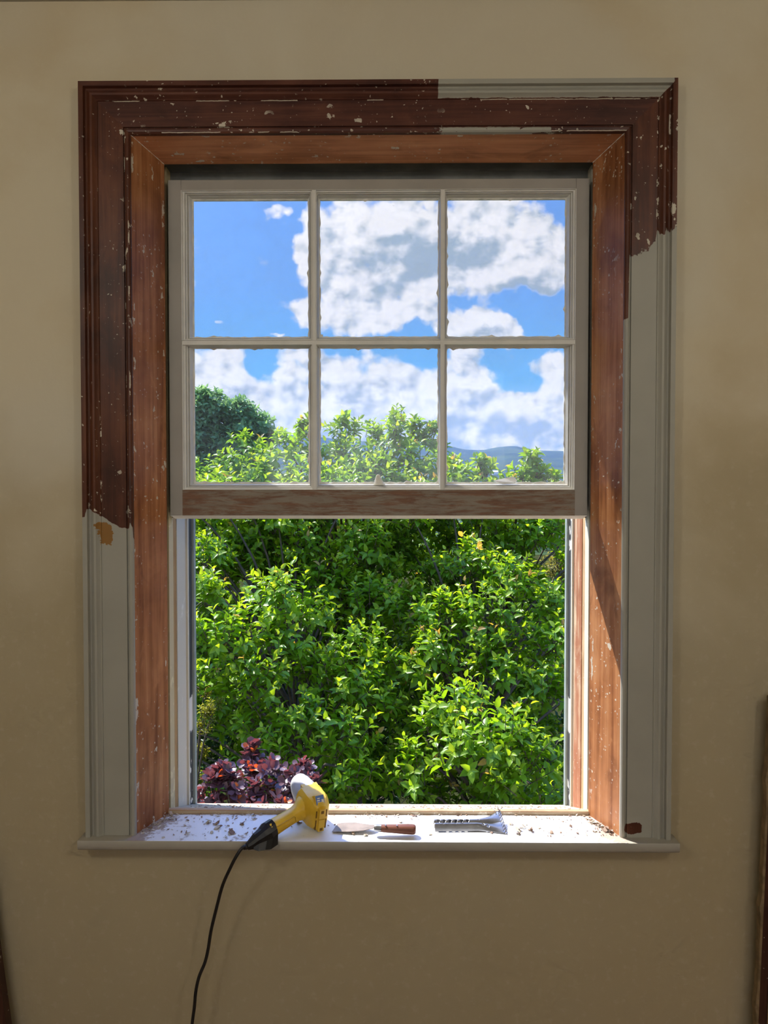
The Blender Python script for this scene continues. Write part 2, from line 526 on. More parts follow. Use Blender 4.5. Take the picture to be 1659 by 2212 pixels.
M_STOOL = sill_mat('dusty_white_sill', (.86, .87, .89), (.33, .22, .14), .85)
M_OSILL = sill_mat('weathered_outer_sill', (.80, .74, .60), (.42, .30, .18), .8)
M_LEDGE = wood('bare_ledge_timber', (.38, .23, .13), (.52, .34, .20), (.62, .45, .29), 'x', .6, .6)
M_JWHITE = sill_mat('chipped_white_jamb', (.82, .79, .68), (.34, .28, .17), .3)
M_JCREAM = sill_mat('worn_cream_bead', (.86, .73, .44), (.30, .20, .09), .35)
M_JBROWN = wood('raw_brown_groove', (.36, .20, .08), (.48, .29, .12), (.58, .38, .17), 'z', .2, .6)
M_JRED = wood('red_stained_track', (.32, .12, .06), (.42, .18, .10), (.62, .48, .32), 'z', 1.4, .5)
M_TAN = wood('tan_timber', (.42, .27, .14), (.55, .37, .20), (.66, .48, .29), 'z', .3, .6)
M_HEAD = simple('dark_grey_head_paint', (.19, .19, .18), .6, 0, .25, 12)  # mottled dark grey
M_OLIN = simple('grey_green_outside_lining', (.34, .40, .38), .5, 0, .1, 20)
M_DARK = simple('gap_shade_timber', (.035, .026, .022), .8, 0, .2, 30)  # near-black colour stands in for shade in the gaps beside the sash
M_FLOOR = wood('floor_boards', (.20, .11, .05), (.30, .17, .09), (.38, .24, .13), 'x', 0, .5)
M_EXT = simple('outside_weatherboard', (.62, .60, .55), .6, 0, .05, 8)


def flaked_strip():
    m, g, out = mat('flaked_dark_outer_strip')
    v = g.obj(); x, y, z = g.xyz(v)
    zz = g.m('ADD', z, jag(g, v, .03))
    z1 = lambda py: 1.45 - (py - 1062.5) * 1.78 / 1660
    a = g.m('MULTIPLY', g.m('LESS_THAN', zz, z1(1512)), g.m('GREATER_THAN', zz, z1(1588)))
    f = g.m('MAXIMUM', flecks(g, v, 60, .8, .3), flecks(g, v, 30, .7, .25))
    f = g.m('MULTIPLY', f, g.m('MAXIMUM', g.m('LESS_THAN', z, z1(1590)), g.m('GREATER_THAN', z, z1(1190))))
    k = g.m('MAXIMUM', a, f)
    pbr(g, out, g.mix(k, (.055, .055, .055), (.78, .76, .68)), .6, 0, g.bump(k, .4, .001))
    return m


M_FLAKED = flaked_strip()


def glass():
    m, g, out = mat('dusty_window_glass')
    v = g.obj(); x, y, z = g.xyz(v)
    n = g.noise(v, 12, 5, .6); n2 = g.noise(v, 140, 3, .6)
    tr = g.n('BsdfTransparent', Color=(.985, .99, .985))
    gl = g.n('BsdfGlossy', Color=(1, 1, 1), Roughness=.02)
    fr = g.n('Fresnel', IOR=1.25)
    s1 = g.n('MixShader', Fac=g.m('MULTIPLY', fr, .6), _1=tr, _2=gl)
    du = g.n('MixShader', Fac=.6, _1=g.n('BsdfDiffuse', Color=(.8, .8, .78)), _2=g.n('BsdfTranslucent', Color=(.8, .8, .78)))
    d = g.m('ADD', .035, g.m('MULTIPLY', g.ss(n, .3, .75), .05))
    d = g.m('ADD', d, g.m('MULTIPLY', g.ss(n2, .70, .74), .12))
    s2 = g.n('MixShader', Fac=d, _1=s1, _2=du)
    g.links.new(s2, out.inputs[0])
    return m


M_GLASS = glass()

# ------------------------------------------------------------------ room shell
OX, OZ0, OZ1 = .485, .760, 2.145           # rough opening in the wall


def wall_with_opening(name, y0, y1, xa, xb, za, zb, ox0, ox1, oz0, oz1, m):
    bm = bmesh.new()
    for Y in (y0, y1):
        pass
    o = [(xa, za), (xb, za), (xb, zb), (xa, zb)]; i = [(ox0, oz0), (ox1, oz0), (ox1, oz1), (ox0, oz1)]
    rings = [[bm.verts.new((p[0], Y, p[1])) for p in ring] for Y in (y0, y1) for ring in (o, i)]
    of, inf, ob, inb = rings
    for k in range(4):
        j = (k + 1) % 4
        bm.faces.new((of[k], of[j], inf[j], inf[k])); bm.faces.new((ob[j], ob[k], inb[k], inb[j]))
        bm.faces.new((of[j], of[k], ob[k], ob[j])); bm.faces.new((inf[k], inf[j], inb[j], inb[k]))
    return structure(bobj(name, bm, m))


CEIL = 2.47
wall_with_opening('wall_front', 0, .10, -1.6, 1.6, -.2, 2.6, -OX, OX, OZ0, OZ1, M_WALL)
wall_with_opening('wall_outside', .10, .265, -3.0, 3.0, -2.0, 2.86, -.462, .462, .70, 2.18, M_EXT)
wall_with_opening('wall_rear', -4.1, -3.95, -1.6, 1.6, 0, 2.6, -.9, .9, 1.05, 2.38, M_WALL)
structure(boxes('wall_left', [(-1.75, -1.6, -4.1, .1, 0, 2.6)], M_WALL))
structure(boxes('wall_right', [(1.6, 1.75, -4.1, .1, 0, 2.6)], M_WALL))
structure(boxes('floor', [(-1.7, 1.7, -4.1, .1, -.1, 0)], M_FLOOR))
structure(boxes('ceiling', [(-1.7, 1.7, -4.1, .1, CEIL, CEIL + .1)], M_CEIL))
bm = bmesh.new()   # coved cornice between window wall and ceiling
prof = [(0, 2.395), (-.006, 2.395), (-.006, 2.403)] + [(-.006 - .07 * (1 - math.cos(a)), 2.403 + .06 * math.sin(a)) for a in (R(10 * k) for k in range(10))] + [(-.076, 2.475), (0, 2.475)]
loft(bm, [[(x, y, z) for y, z in prof] for x in (-1.6, 1.6)])
structure(bobj('trim_1', bm, M_CEIL, smooth=30))
structure(boxes('baseboard_front', [(-1.6, 1.6, -.018, 0, 0, .19)], M_NOSE, bevel=.003))
boxes_ = [(-.9, .9, -4.08, -3.97, 1.05, 1.09), (-.9, .9, -4.08, -3.97, 2.34, 2.38), (-.9, -.86, -4.08, -3.97, 1.09, 2.34), (.86, .9, -4.08, -3.97, 1.09, 2.34), (-.02, .02, -4.06, -4.0, 1.09, 2.34)]
structure(boxes('fill_light_frame', boxes_, M_NOSE))  # invented rear window frame, dressing for the fill light
# unseen eave placed so its edge keeps the sun off the upper panes
structure(boxes('shading_eave', [(-3.0, 3.0, .10, .72, 2.86, 2.98)], M_EXT))

# ------------------------------------------------------------------ the window
win = structure(empty('window_1', (0, 0, .777)), 'half stripped timber sash window with the lower sash raised, white sill below')
CAS = [(0, .002), (0, -.026), (.009, -.026), (.0102, -.018), (.0128, -.0165), (.0165, -.0200), (.0205, -.0228), (.0245, -.0226), (.0275, -.0190), (.0305, -.0168),
       (.0325, -.0172), (.0335, -.0152), (.0815, -.0150), (.0822, -.0118), (.0842, -.0118), (.0850, -.0165), (.0885, -.0190), (.0925, -.0185), (.0948, -.0155), (.0950, .002)]
XO, ZT, SILL = .568, 2.230, .777


def casing(name, kind, m):
    bm = bmesh.new()
    if kind == 'top':
        r = [[(s * (XO - o), y, ZT - o) for o, y in CAS] for s in (-1, 1)]
    else:
        s = -1 if kind == 'left' else 1
        r = [[(s * (XO - o), y, SILL) for o, y in CAS], [(s * (XO - o), y, ZT - o) for o, y in CAS]]
    loft(bm, r)
    return bobj(name, bm, m, win, 25)


c1 = casing('architrave', 'left', M_CASL); c1['label'] = 'left architrave, dark stripped timber above and grey paint below'
c2 = casing('architrave', 'right', M_CASR); c2['label'] = 'right architrave, stripped only at the top'
c3 = casing('architrave', 'top', M_CAST); c3['label'] = 'top architrave with a strip of white paint left on its right half'

RF, RB, RY0, RY1, RT0, RT1 = .474, .438, -.012, .088, 2.136, 2.121


def reveal(s, m):
    bm = bmesh.new()
    r = [[(s * RF, RY0, z0), (s * RB, RY1, z1), (s * (RB + .02), RY1, z1), (s * (RF + .008), RY0, z0)] for z0, z1 in ((SILL, SILL), (RT0, RT1))]
    loft(bm, r)
    bmesh.ops.subdivide_edges(bm, edges=[e for e in bm.edges if abs(e.verts[0].co.z - e.verts[1].co.z) > .5], cuts=1)
    return bobj('reveal_lining', bm, m, win)


reveal(-1, M_REVL); reveal(1, M_REVR)
for s_ in (-1, 1):
    bm = bmesh.new(); rw_ = random.Random(9 + s_)
    a_, b_ = Vector((s_ * RF, RY0, RT0)), Vector((s_ * RB, RY1, RT1)); K = 24
    loft(bm, [[a_.lerp(b_, k / K) + Vector((-s_ * dx * w_, 0, dz * w_)) for dx, dz in ((-.5, .5), (1, .4), (.6, -.2), (-.4, -1))] for k in range(K + 1) for w_ in (rw_.uniform(.0004, .0016),)])
    bobj('mitre_paint', bm, M_PUTTY, win)
mesh('soffit_lining', [(-RF, RY0, RT0), (RF, RY0, RT0), (RB, RY1, RT1), (-RB, RY1, RT1), (-RF, RY0, RT0 + .008), (RF, RY0, RT0 + .008), (RB, RY1, RT1 + .02), (-RB, RY1, RT1 + .02)],
     [(0, 3, 2, 1), (4, 5, 6, 7), (0, 1, 5, 4), (2, 3, 7, 6), (1, 2, 6, 5), (3, 0, 4, 7)], M_REVT, win)

# stool (inner sill) with rounded nosing and horns
bm = bmesh.new()
N = 9
nose = [(-.0005, SILL - .004), (-.0005, SILL - .028), (-.018, SILL - .028), (-.024, SILL - .0255), (-.027, SILL - .0215), (-.034, SILL - .0205), (-.0385, SILL - .0185), (-.0408, SILL - .015), (-.0415, SILL - .010), (-.0414, SILL - .0012), (-.0406, SILL)] + [(-.0005, SILL)]
loft(bm, [[(x, y, z) for y, z in nose] for x in (-.578, .580)])
st = bobj('stool_nosing', bm, M_NOSE, win, 40)
boxes('stool', [(-.482, .482, -.0404, .088, SILL - .012, SILL + .0006)], M_STOOL, win)
# outer sill: ledge then weathered slope
bm = bmesh.new()
sp = [(.086, SILL - .04), (.086, SILL + .006), (.097, SILL + .0075), (.101, SILL + .004), (.335, SILL - .080), (.335, SILL - .12)]
loft(bm, [[(x, y, z) for y, z in sp] for x in (-.46, .46)])
bobj('outer_sill', bm, M_OSILL, win)
boxes('sill_ledge', [(-.440, .440, .0862, .096, SILL - .02, SILL + .0085)], M_LEDGE, win)
# head
boxes('head_board', [(-.45, .45, .146, .170, 2.097, 2.16)], M_HEAD, win)
boxes('head_lining', [(-.455, .455, .17, .32, 2.175, 2.20), (-.455, .455, .0885, .146, 2.128, 2.16)], M_HEAD, win)


def jamb(s):
    def B(a, b, y0, y1, z0=.69, z1=2.14): return (min(s * a, s * b), max(s * a, s * b), y0, y1, z0, z1)
    j = boxes('jamb', [B(.4465, .470, .0885, .30)], M_DARK if s < 0 else M_DARK, win)
    boxes('inner_bead', [B(.4425, .4470, .117, .149)], M_JCREAM if s < 0 else M_JWHITE, j, .0008)
    boxes('groove_strip', [B(.4455, .4472, .1495, .181)], M_JBROWN if s < 0 else M_TAN, j)
    boxes('outer_track', [B(.4440, .4470, .1815, .253)], M_JWHITE if s < 0 else M_JRED, j)
    boxes('outer_stop', [B(.4395, .4470, .2535, .2635)], M_JWHITE, j, .001)
    boxes('outer_strip', [B(.4440, .4470, .264, .3045)], M_FLAKED, j)
    boxes('outside_lining', [B(.4385, .470, .305, .322)], M_OLIN, j, .001)
    return j


jamb(-1); jamb(1)

# sash
sash = empty('sash', (0, .12, 1.392)); sash.parent = win
bpy.context.view_layer.update(); sash.matrix_parent_inverse = win.matrix_world.inverted()
FX = lambda p: at(p, 740, .10).x
FZ = lambda p: at(829, p, .10).z
GX = lambda p: at(p, 740, .126).x
GZ = lambda p: at(829, p, .126).z
fcols = [(393, 675), (683, 951.5), (959.5, 1243)]; frows = [(409.5, 734.5), (744, 1058)]
gcols = [(417, 668), (690, 948), (964, 1222)]; grows = [(428.5, 730), (750.5, 1045)]
fcols = [(FX(a), FX(b)) for a, b in fcols]; frows = [(FZ(b), FZ(a)) for a, b in frows]
gcols = [(GX(a), GX(b)) for a, b in gcols]; grows = [(GZ(b), GZ(a)) for a, b in grows]
SX, SZ0, SZ1, S0, S1 = .4345, 1.401, 2.094, .100, .140
fl, fr_, fb, ft = fcols[0][0], fcols[2][1], frows[1][0], frows[0][1]
for a, b in ((-SX, fl), (fr_, SX)):
    boxes('stile', [(a, b, S0, S1, SZ0 + .0005, SZ1)], M_SASHF, sash, .0012)
boxes('top_rail', [(fl, fr_, S0, S1, ft, SZ1)], M_SASHF, sash, .0012)
bm = bmesh.new()
loft(bm, [[(x, S0 - .0006, SZ0), (x, S0 - .0006, fb), (x, S1, fb), (x, S1, SZ0 - .008)] for x in (-.4085, .4085)])
bobj('bottom_rail', bm, M_RAIL, sash)
mesh('rail_underside', [(-SX, S0 + .0002, SZ0 - .0003), (SX, S0 + .0002, SZ0 - .0003), (SX, S1, SZ0 - .0085), (-SX, S1, SZ0 - .0085), (-SX, S0 + .002, SZ0 + .0005), (SX, S0 + .002, SZ0 + .0005), (SX, S1, SZ0 - .006), (-SX, S1, SZ0 - .006)],
     [(0, 3, 2, 1), (4, 5, 6, 7), (0, 1, 5, 4), (1, 2, 6, 5), (2, 3, 7, 6), (3, 0, 4, 7)], M_UNDER, sash)
for s_ in (-1, 1):
    boxes('side_strip', [(min(s_ * .4325, s_ * .4462), max(s_ * .4325, s_ * .4462), .1405, .1485, SZ0 - .006, SZ1)], M_DARK, sash)  # added to stop light leaking past the sash, coloured as gap shade
bars = []
for k in (0, 1): bars.append((fcols[k][1], fcols[k + 1][0], S0, S0 + .02, fb, ft))
bars.append((fl, fr_, S0 + .0004, S0 + .02, frows[1][1], frows[0][0]))
bars += [(gcols[0][1], gcols[1][0], .121, S1, fb, ft), (gcols[1][1], gcols[2][0], .121, S1, fb, ft), (fl, fr_, .121, S1 - .0005, grows[1][1], grows[0][0])]
for b in bars[:3]: boxes('glazing_bar', [b], M_MOULD, sash)
boxes('outer_glazing_bar', bars[3:], M_MOULD, sash)
boxes('outer_rebate', [(fl, gcols[0][0], .128, S1, fb, ft), (gcols[2][1], fr_, .128, S1, fb, ft), (fl, fr_, .128, S1, fb, grows[1][0]), (fl, fr_, .128, S1, grows[0][1], ft)], M_PUTTY, sash)
MT = [(0, .0990), (.08, .0990), (.10, .1030), (.13, .1040), (.36, .1048), (.38, .1090), (.41, .1100), (.46, .1086), (.56, .1096), (.60, .1140), (.64, .1168), (.68, .1168), (.72, .1140), (.78, .1148), (.98, .1262), (1.0, .1272)]
for (fa, fb_), (ga, gb) in zip(fcols, gcols):
    for (fz0, fz1), (gz0, gz1) in zip(frows, grows):
        bm = bmesh.new(); rings = []
        for i, (t, y) in enumerate(MT):
            L = lambda a, b: a + (b - a) * t
            x0, x1, z0, z1 = L(fa, ga), L(fb_, gb), L(fz0, gz0), L(fz1, gz1)
            rings.append([(x0, y, z0), (x1, y, z0), (x1, y, z1), (x0, y, z1)])
        loft(bm, rings, cap=False)
        bobj('glazing_moulding', bm, M_MOULD, sash)
        # putty line round the glass, uneven
        bm = bmesh.new(); rr = random.Random(int(fa * 1000) + int(fz0 * 977))
        per = []
        K = 34
        for (ax, az), (bx, bz) in (((ga, gz0), (gb, gz0)), ((gb, gz0), (gb, gz1)), ((gb, gz1), (ga, gz1)), ((ga, gz1), (ga, gz0))):
            for q in range(K):
                per.append((ax + (bx - ax) * q / K, az + (bz - az) * q / K))
        cx, cz = (ga + gb) / 2, (gz0 + gz1) / 2
        outer = []; inner = []
        for (px_, pz_) in per:
            w = .0012 + rr.random() * .0022 + (.003 if rr.random() < .04 else 0) + (.0012 if pz_ < gz0 + .001 else 0)
            ix = px_ + max(-w, min(w, (cx - px_) * 1e3)) if abs(abs(px_ - cx) - (gb - ga) / 2) < .0015 else px_
            iz = pz_ + max(-w, min(w, (cz - pz_) * 1e3)) if abs(abs(pz_ - cz) - (gz1 - gz0) / 2) < .0015 else pz_
            outer.append((px_ + (px_ - cx) * .004, .1262, pz_ + (pz_ - cz) * .004)); inner.append((ix, .1288, iz))
        loft(bm, [outer, inner], cap=False)
        bobj('putty', bm, M_PUTTY, sash)
        boxes('pane', [(ga - .003, gb + .003, .1282, .1310, gz0 - .003, gz1 + .003)], M_GLASS, sash)

# ------------------------------------------------------------------ heat gun on the sill
M_YEL = simple('yellow_tool_plastic', (.80, .50, .035), .38, 0, .06, 40)
M_GREY = simple('pale_grey_nozzle_plastic', (.47, .47, .49), .45, 0, .06, 40)
M_BLACK = simple('black_plastic_wrap', (.010, .010, .011), .42, 0, .3, 90)
M_CORD = simple('black_rubber', (.012, .011, .011), .5, 0, .2, 60)
M_BLUE = simple('blue_label', (.10, .20, .50), .4, 0, .05, 50)
M_LABW = simple('label_white', (.80, .78, .72), .4, 0, .03, 50)
M_SLOT = simple('dark_vent', (.20, .10, .006), .7, 0, .1, 50)
M_STEEL = simple('worn_steel', (.26, .26, .27), .32, .9, .12, 60)
M_BLADE = simple('stained_blade_steel', (.24, .19, .155), .5, .3, .2, 45)
M_HANDLE = wood('rosewood_handle', (.10, .035, .022), (.19, .075, .05), (.26, .12, .085), 'x', .8, .35)
M_RUBBER = simple('grip_outline', (.52, .31, .02), .5, 0, .05, 40)

ZC = SILL + .0355
RC = at(688, 1768, .004); RC.z = ZC
NT = at(638, 1717, .12); NT.z = ZC + .030
AX = (NT - RC).normalized(); SD = Vector((AX.y, -AX.x, 0)).normalized(); UPV = SD.cross(AX)
gun = empty('heat_gun', (RC.x, RC.y, SILL), 'yellow corded heat gun lying on its side on the white window sill', 'heat gun')


def gring(s, rx, rz, k=16, sq=.75, dz=0):
    out = []
    for i in range(k):
        a = 2 * math.pi * (i + .5) / k
        c, q = math.cos(a), math.sin(a)
        c = math.copysign(abs(c) ** sq, c); q = math.copysign(abs(q) ** sq, q)
        out.append(RC + AX * s + SD * (c * rx) + UPV * (q * rz + dz))
    return out


bm = bmesh.new()
loft(bm, [gring(-.014, .010, .022), gring(-.0135, .013, .0265), gring(-.006, .0185, .031), gring(.010, .0265, .0345), gring(.022, .029, .0352), gring(.034, .029, .034), gring(.042, .0285, .0325), gring(.052, .0295, .0325), gring(.056, .0275, .031)])
hous = bobj('housing', bm, M_YEL, gun, 28)
bm = bmesh.new()   # raised rear spine with two end blocks, facing the room
for a, b, w in ((-.0265, -.001, .0075), (.0005, .021, .0075)):
    r = []
    for z in (a, b):
        r.append([RC + AX * s + SD * x + UPV * z for s, x in ((-.010, -w), (-.0185, -w * .8), (-.0185, w * .8), (-.010, w))])
    loft(bm, r)
spine = bobj('rear_spine', bm, M_YEL, hous)
for z0, z1 in ((-.024, -.003), (.002, .017)):
    for x in (-.0105, .0105):
        bm = bmesh.new()
        loft(bm, [[RC + AX * s + SD * (x + d) + UPV * z for s, d in ((-.006, -.0013), (-.0141, -.0013), (-.0141, .0013), (-.006, .0013))] for z in (z0, z1)])
        bobj('vent_slot', bm, M_SLOT, hous)
for z in (-.022, .0155):
    bm = bmesh.new()
    loft(bm, [[RC + AX * s + SD * d + UPV * (z + e) for d, e in ((-.003, -.003), (.003, -.003), (.003, .003), (-.003, .003))] for s in (-.016, -.0189)])
    bobj('screw_recess', bm, M_SLOT, hous)
bm = bmesh.new()   # blue rating label on a sloping pad at the top of the rear
lc = RC + AX * -.001 + UPV * .0315 + SD * -.001
ln = (UPV * .66 - AX * .75).normalized(); lu = SD; lv = ln.cross(lu)
loft(bm, [[lc + ln * h + lu * a * w + lv * b * w2 for a, b in ((-1, -1), (1, -1), (1, 1), (-1, 1))] for h, w, w2 in ((-.010, .0105, .0105), (.0018, .0095, .0098), (.0024, .0088, .009))])
pad = bobj('label_pad', bm, M_YEL, hous)
bm = bmesh.new()
loft(bm, [[lc + ln * h + lu * a * .0085 + lv * b * .0088 for a, b in ((-1, -1), (1, -1), (1, 1), (-1, 1))] for h in (.0024, .0029)])
lab = bobj('label', bm, M_BLUE, hous); lab['label'] = 'small blue and white label'
bm = bmesh.new()
for a0, a1, b0, b1 in ((-.75, -.05, -.2, .05), (-.6, .0, .25, .5), (.35, .9, -.9, .1), (.1, .3, -.7, -.4), (-.75, -.1, -.55, -.4)):
    loft(bm, [[lc + ln * h + lu * a * .0085 + lv * b * .0088 for a, b in ((a0, b0), (a1, b0), (a1, b1), (a0, b1))] for h in (.0027, .0032)])
bobj('label_print', bm, M_LABW, hous)
bm = bmesh.new()   # grey heat guard with ribs, cut off at the mouth
rr_ = []
for s, r, q in ((.053, .0272, .031), (.058, .0268, .0305), (.078, .0255, .029), (.100, .0222, .0255), (.113, .0185, .0215), (.115, .0150, .0180)):
    ring = gring(s, r, q, 24, 1.0)
    for i in range(24):
        if i % 4 == 0 and .057 < s < .112:
            c = RC + AX * s; ring[i] = c + (ring[i] - c) * .95
    rr_.append(ring)
loft(bm, rr_)
noz = bobj('heat_guard', bm, M_GREY, gun, 50); noz['label'] = 'pale grey heat guard over the nozzle'
bm = bmesh.new()
loft(bm, tube_rings([RC + AX * .105, RC + AX * .1185], [.0115, .0112], 16))
bobj('nozzle', bm, M_STEEL, gun, 40)
bm = bmesh.new()
for sx in (-.5, .55):
    c = RC + AX * .058 + UPV * .0312 * math.cos(sx * .9) + SD * .026 * math.sin(sx)
    loft(bm, [[c + AX * a + SD * b + UPV * h for a, b in ((-.005, -.004), (.005, -.004), (.005, .004), (-.005, .004))] for h in (-.004, .0015)])
bobj('catch', bm, M_YEL, noz)
# handle
HS = RC + AX * .030 - SD * .012
HE = at(581, 1797, -.036); HE.z = SILL + .0205
hd = (HE - HS).normalized(); hside = hd.cross(Vector((0, 0, 1))).normalized(); hup = hside.cross(hd)


def hring(t, w, h, k=14, off=0.0):
    c = HS.lerp(HE, t)
    return [c + hside * (math.copysign(abs(math.cos(a)) ** .8, math.cos(a)) * w) + hup * (math.copysign(abs(math.sin(a)) ** .8, math.sin(a)) * h + off) for a in (2 * math.pi * (i + .5) / k for i in range(k))]


bm = bmesh.new()
loft(bm, [hring(-.05, .026, .026), hring(.10, .024, .0235), hring(.20, .0185, .0185), hring(.30, .0155, .0150), hring(.45, .0148, .0140), hring(.75, .0155, .0148), hring(.98, .0165, .0160), hring(1.0, .0160, .0155)])
han = bobj('handle', bm, M_YEL, gun, 50)
bm = bmesh.new()   # grip panel outline on the room side
for sgn in (-1, 1):
    rect = [(.46, .0062), (.88, .0070), (.91, .0045), (.91, -.0045), (.88, -.0070), (.46, -.0062), (.43, -.004), (.43, .004)]
    pts = [HS.lerp(HE, t) + hside * sgn * .0153 + hup * q for t, q in rect]
    loft(bm, tube_rings(pts + [pts[0]], .0007, 5))
bobj('grip_outline', bm, M_RUBBER, han)
# black wrapping over the cord end
bm = bmesh.new(); rw = random.Random(3); rings = []
for e, r, drop in ((-.010, .0190, .008), (.004, .0185, .011), (.016, .0155, .006), (.030, .0120, .003), (.042, .0095, .0015), (.050, .0062, 0)):
    c = HE + hd * e + Vector((0, 0, -.001 - max(0, e) * .10)); ring = []
    for i in range(11):
        a = 2 * math.pi * i / 11
        q = r * (1 + (rw.random() - .5) * .28)
        p = c + hside * math.cos(a) * q + hup * math.sin(a) * q
        if math.sin(a) < -.5 and abs(math.cos(a) + .3) < .8: p += Vector((0, -.012, -drop)) if drop > .002 else Vector()
        if p.y > -.043: p.z = max(p.z, SILL + .0012)
        ring.append(p)
    rings.append(ring)
loft(bm, rings)
wrap = bobj('black_wrap', bm, M_BLACK, gun, 10); wrap['label'] = 'crumpled black wrap around the cord end'
ce = HE + hd * .048 + Vector((0, 0, -.006))
cp = [ce] + [at(a, b, y) for a, b, y in ((523, 1832, -.076), (509, 1852, -.081), (495, 1880, -.078), (481, 1912, -.070), (469, 1956, -.062), (456, 2010, -.056), (450, 2048, -.052), (443, 2078, -.052), (430, 2110, -.056), (423, 2142, -.056), (420, 2175, -.054), (415, 2214, -.050), (408, 2300, -.040), (400, 2420, -.032), (402, 2560, -.05), (430, 2650, -.16))]
bm = bmesh.new(); loft(bm, tube_rings(smooth_path(cp, 6), .0031, 9))
bobj('power_cord', bm, M_CORD, gun, 60)
bm = bmesh.new()
sr = [ce.lerp(cp[1], -.25 + .16 * k) for k in range(7)]
loft(bm, tube_rings(sr, [.0064, .0052, .0060, .0046, .0054, .0042, .0046], 10))
bobj('strain_relief', bm, M_CORD, gun, 40)

# ------------------------------------------------------------------ stripping knife
Zt = SILL + .0012
scr = empty('stripping_knife', tuple(onz(810, 1788, Zt)), 'paint stripping knife with broad steel blade and brown wooden handle, lying mid sill', 'scraper')
bl = [(717, 1793), (729, 1776.5), (742, 1775.5), (768, 1777), (785, 1781), (800, 1784.5), (812, 1786), (812, 1789.5), (803, 1793), (785, 1795.5), (755, 1795.5)]
bm = bmesh.new()
lift = lambda p: .0015 + .007 * max(0, (p[0] - 717) / 95)
rings = []
for dz in (0, .0012):
    rings.append([onz(a, b, Zt + .006) + Vector((0, 0, dz + lift((a, b)) - .006)) for a, b in bl])
loft(bm, rings)
bobj('blade', bm, M_BLADE, scr)
p0 = onz(808, 1788.5, Zt + .015); p1 = onz(898, 1792, Zt + .0125)
hx = (p1 - p0)
prof = [(0, .0052), (.02, .0062), (.06, .0066), (.14, .0070), (.17, .0074)]
bm = bmesh.new(); loft(bm, tube_rings([p0 + hx * t for t, r in prof], [r for t, r in prof], 14))
bobj('ferrule', bm, M_STEEL, scr, 50)
prof = [(.17, .0080), (.30, .0088), (.5, .0095), (.75, .0108), (.92, .0112), (.97, .0105), (1.0, .0080)]
bm = bmesh.new(); loft(bm, tube_rings([p0 + hx * t for t, r in prof], [r for t, r in prof], 16, .85))
hd2 = bobj('handle', bm, M_HANDLE, scr, 50); hd2['label'] = 'worn brown wooden handle'
bm = bmesh.new()
for t in (.28, .55):
    c = p0 + hx * t + Vector((0, -.004, .0072)); loft(bm, tube_rings([c, c + Vector((0, -.0005, .002))], [.0016, .0015], 8))
bobj('rivet', bm, M_STEEL, hd2)

# ------------------------------------------------------------------ perforated metal tool
pt = empty('perforated_metal_tool', tuple(onz(1010, 1784, SILL)), 'silver perforated metal tool with two fluted rows of holes and a flared end', 'tool')
L0, L1 = onz(938, 1784, SILL + .006), onz(1086, 1783, SILL + .006)
lx = (L1 - L0); ll = lx.length; lx.normalize(); ly = Vector((-lx.y, lx.x, 0))
NS, NT_ = 150, 40
vv, ff = [], []
holes = [(.065 + .085 * k, .685, .0033) for k in range(6)] + [(.13 + .09 * k, .30, .0035) for k in range(4)] + [(.66, .78, .003), (.76, .18, .0025), (.70, .22, .002)]
for i in range(NS + 1):
    s = i / NS
    fl_ = max(0, (s - .62) / .38)
    half = .0165 + .014 * fl_ ** 1.5
    for j in range(NT_ + 1):
        t = j / NT_
        two = abs(math.sin(2 * math.pi * t)) ** .7 * .0125
        one = (t ** 1.5) * .022 + .003 * math.sin(math.pi * t)
        hgt = two * (1 - fl_) + one * fl_ + .0008
        e = math.sin(i * 1.7 + j * 2.3) * .0015 if s > .99 else 0
        vv.append(L0 + lx * (s * ll + e + .004 * fl_ * (1 - t)) + ly * ((t - .5) * 2 * half) + Vector((0, 0, SILL + .0012 - L0.z + hgt)))
for i in range(NS):
    for j in range(NT_):
        s, t = (i + .5) / NS, (j + .5) / NT_
        if any(((s - a) * ll) ** 2 + ((t - b) * .040) ** 2 < r * r for a, b, r in holes): continue
        if s > .96 and (j * 7 + i * 3) % 5 == 0: continue
        q = i * (NT_ + 1) + j
        ff.append((q, q + 1, q + NT_ + 2, q + NT_ + 1))
o = mesh('sheet_body', vv, ff, M_STEEL, pt, True)
md = o.modifiers.new('thickness', 'SOLIDIFY'); md.thickness = .0009
bm = bmesh.new(); rw = random.Random(11)
for k in range(9):
    c = L1 + ly * (.026 + rw.uniform(-.008, .006)) + lx * rw.uniform(-.014, .002) + Vector((0, 0, rw.uniform(.014, .022)))
    d = Vector((rw.uniform(-1, 1), rw.uniform(-.4, 1), rw.uniform(.1, 1))).normalized()
    loft(bm, tube_rings([c, c + d * .006], [.0011, .0004], 5))
bobj('ragged_edge', bm, M_STEEL, pt)

# ------------------------------------------------------------------ bits on the sash
M_PAPER = simple('white_paper', (.82, .82, .82), .6, 0, .04, 60)
c = at(1090, 1046, .122)
ch = empty('paint_chip', tuple(c), 'white folded chip of old paint lying on the bottom glazing bar of the sash', 'paint chip')
P5 = [at(a, b, y) for a, b, y in ((1066, 1038, .116), (1086, 1045, .113), (1112, 1043, .116), (1117, 1038, .118), (1109, 1029, .124), (1090, 1033, .126))]
mesh('chip', [p for p in P5] + [p + Vector((0, .0025, -.0012)) for p in P5], [(0, 1, 2, 5), (5, 2, 3, 4), (6, 11, 8, 7), (11, 10, 9, 8)] + [(i, (i + 1) % 6, (i + 1) % 6 + 6, i + 6) for i in range(6)], M_PAPER, ch)
c = at(818, 1046, .120)
pb = empty('putty_lump', tuple(c), 'pointed lump of white putty standing on the bottom glazing bar, middle pane', 'putty')
bm = bmesh.new(); rw = random.Random(5)
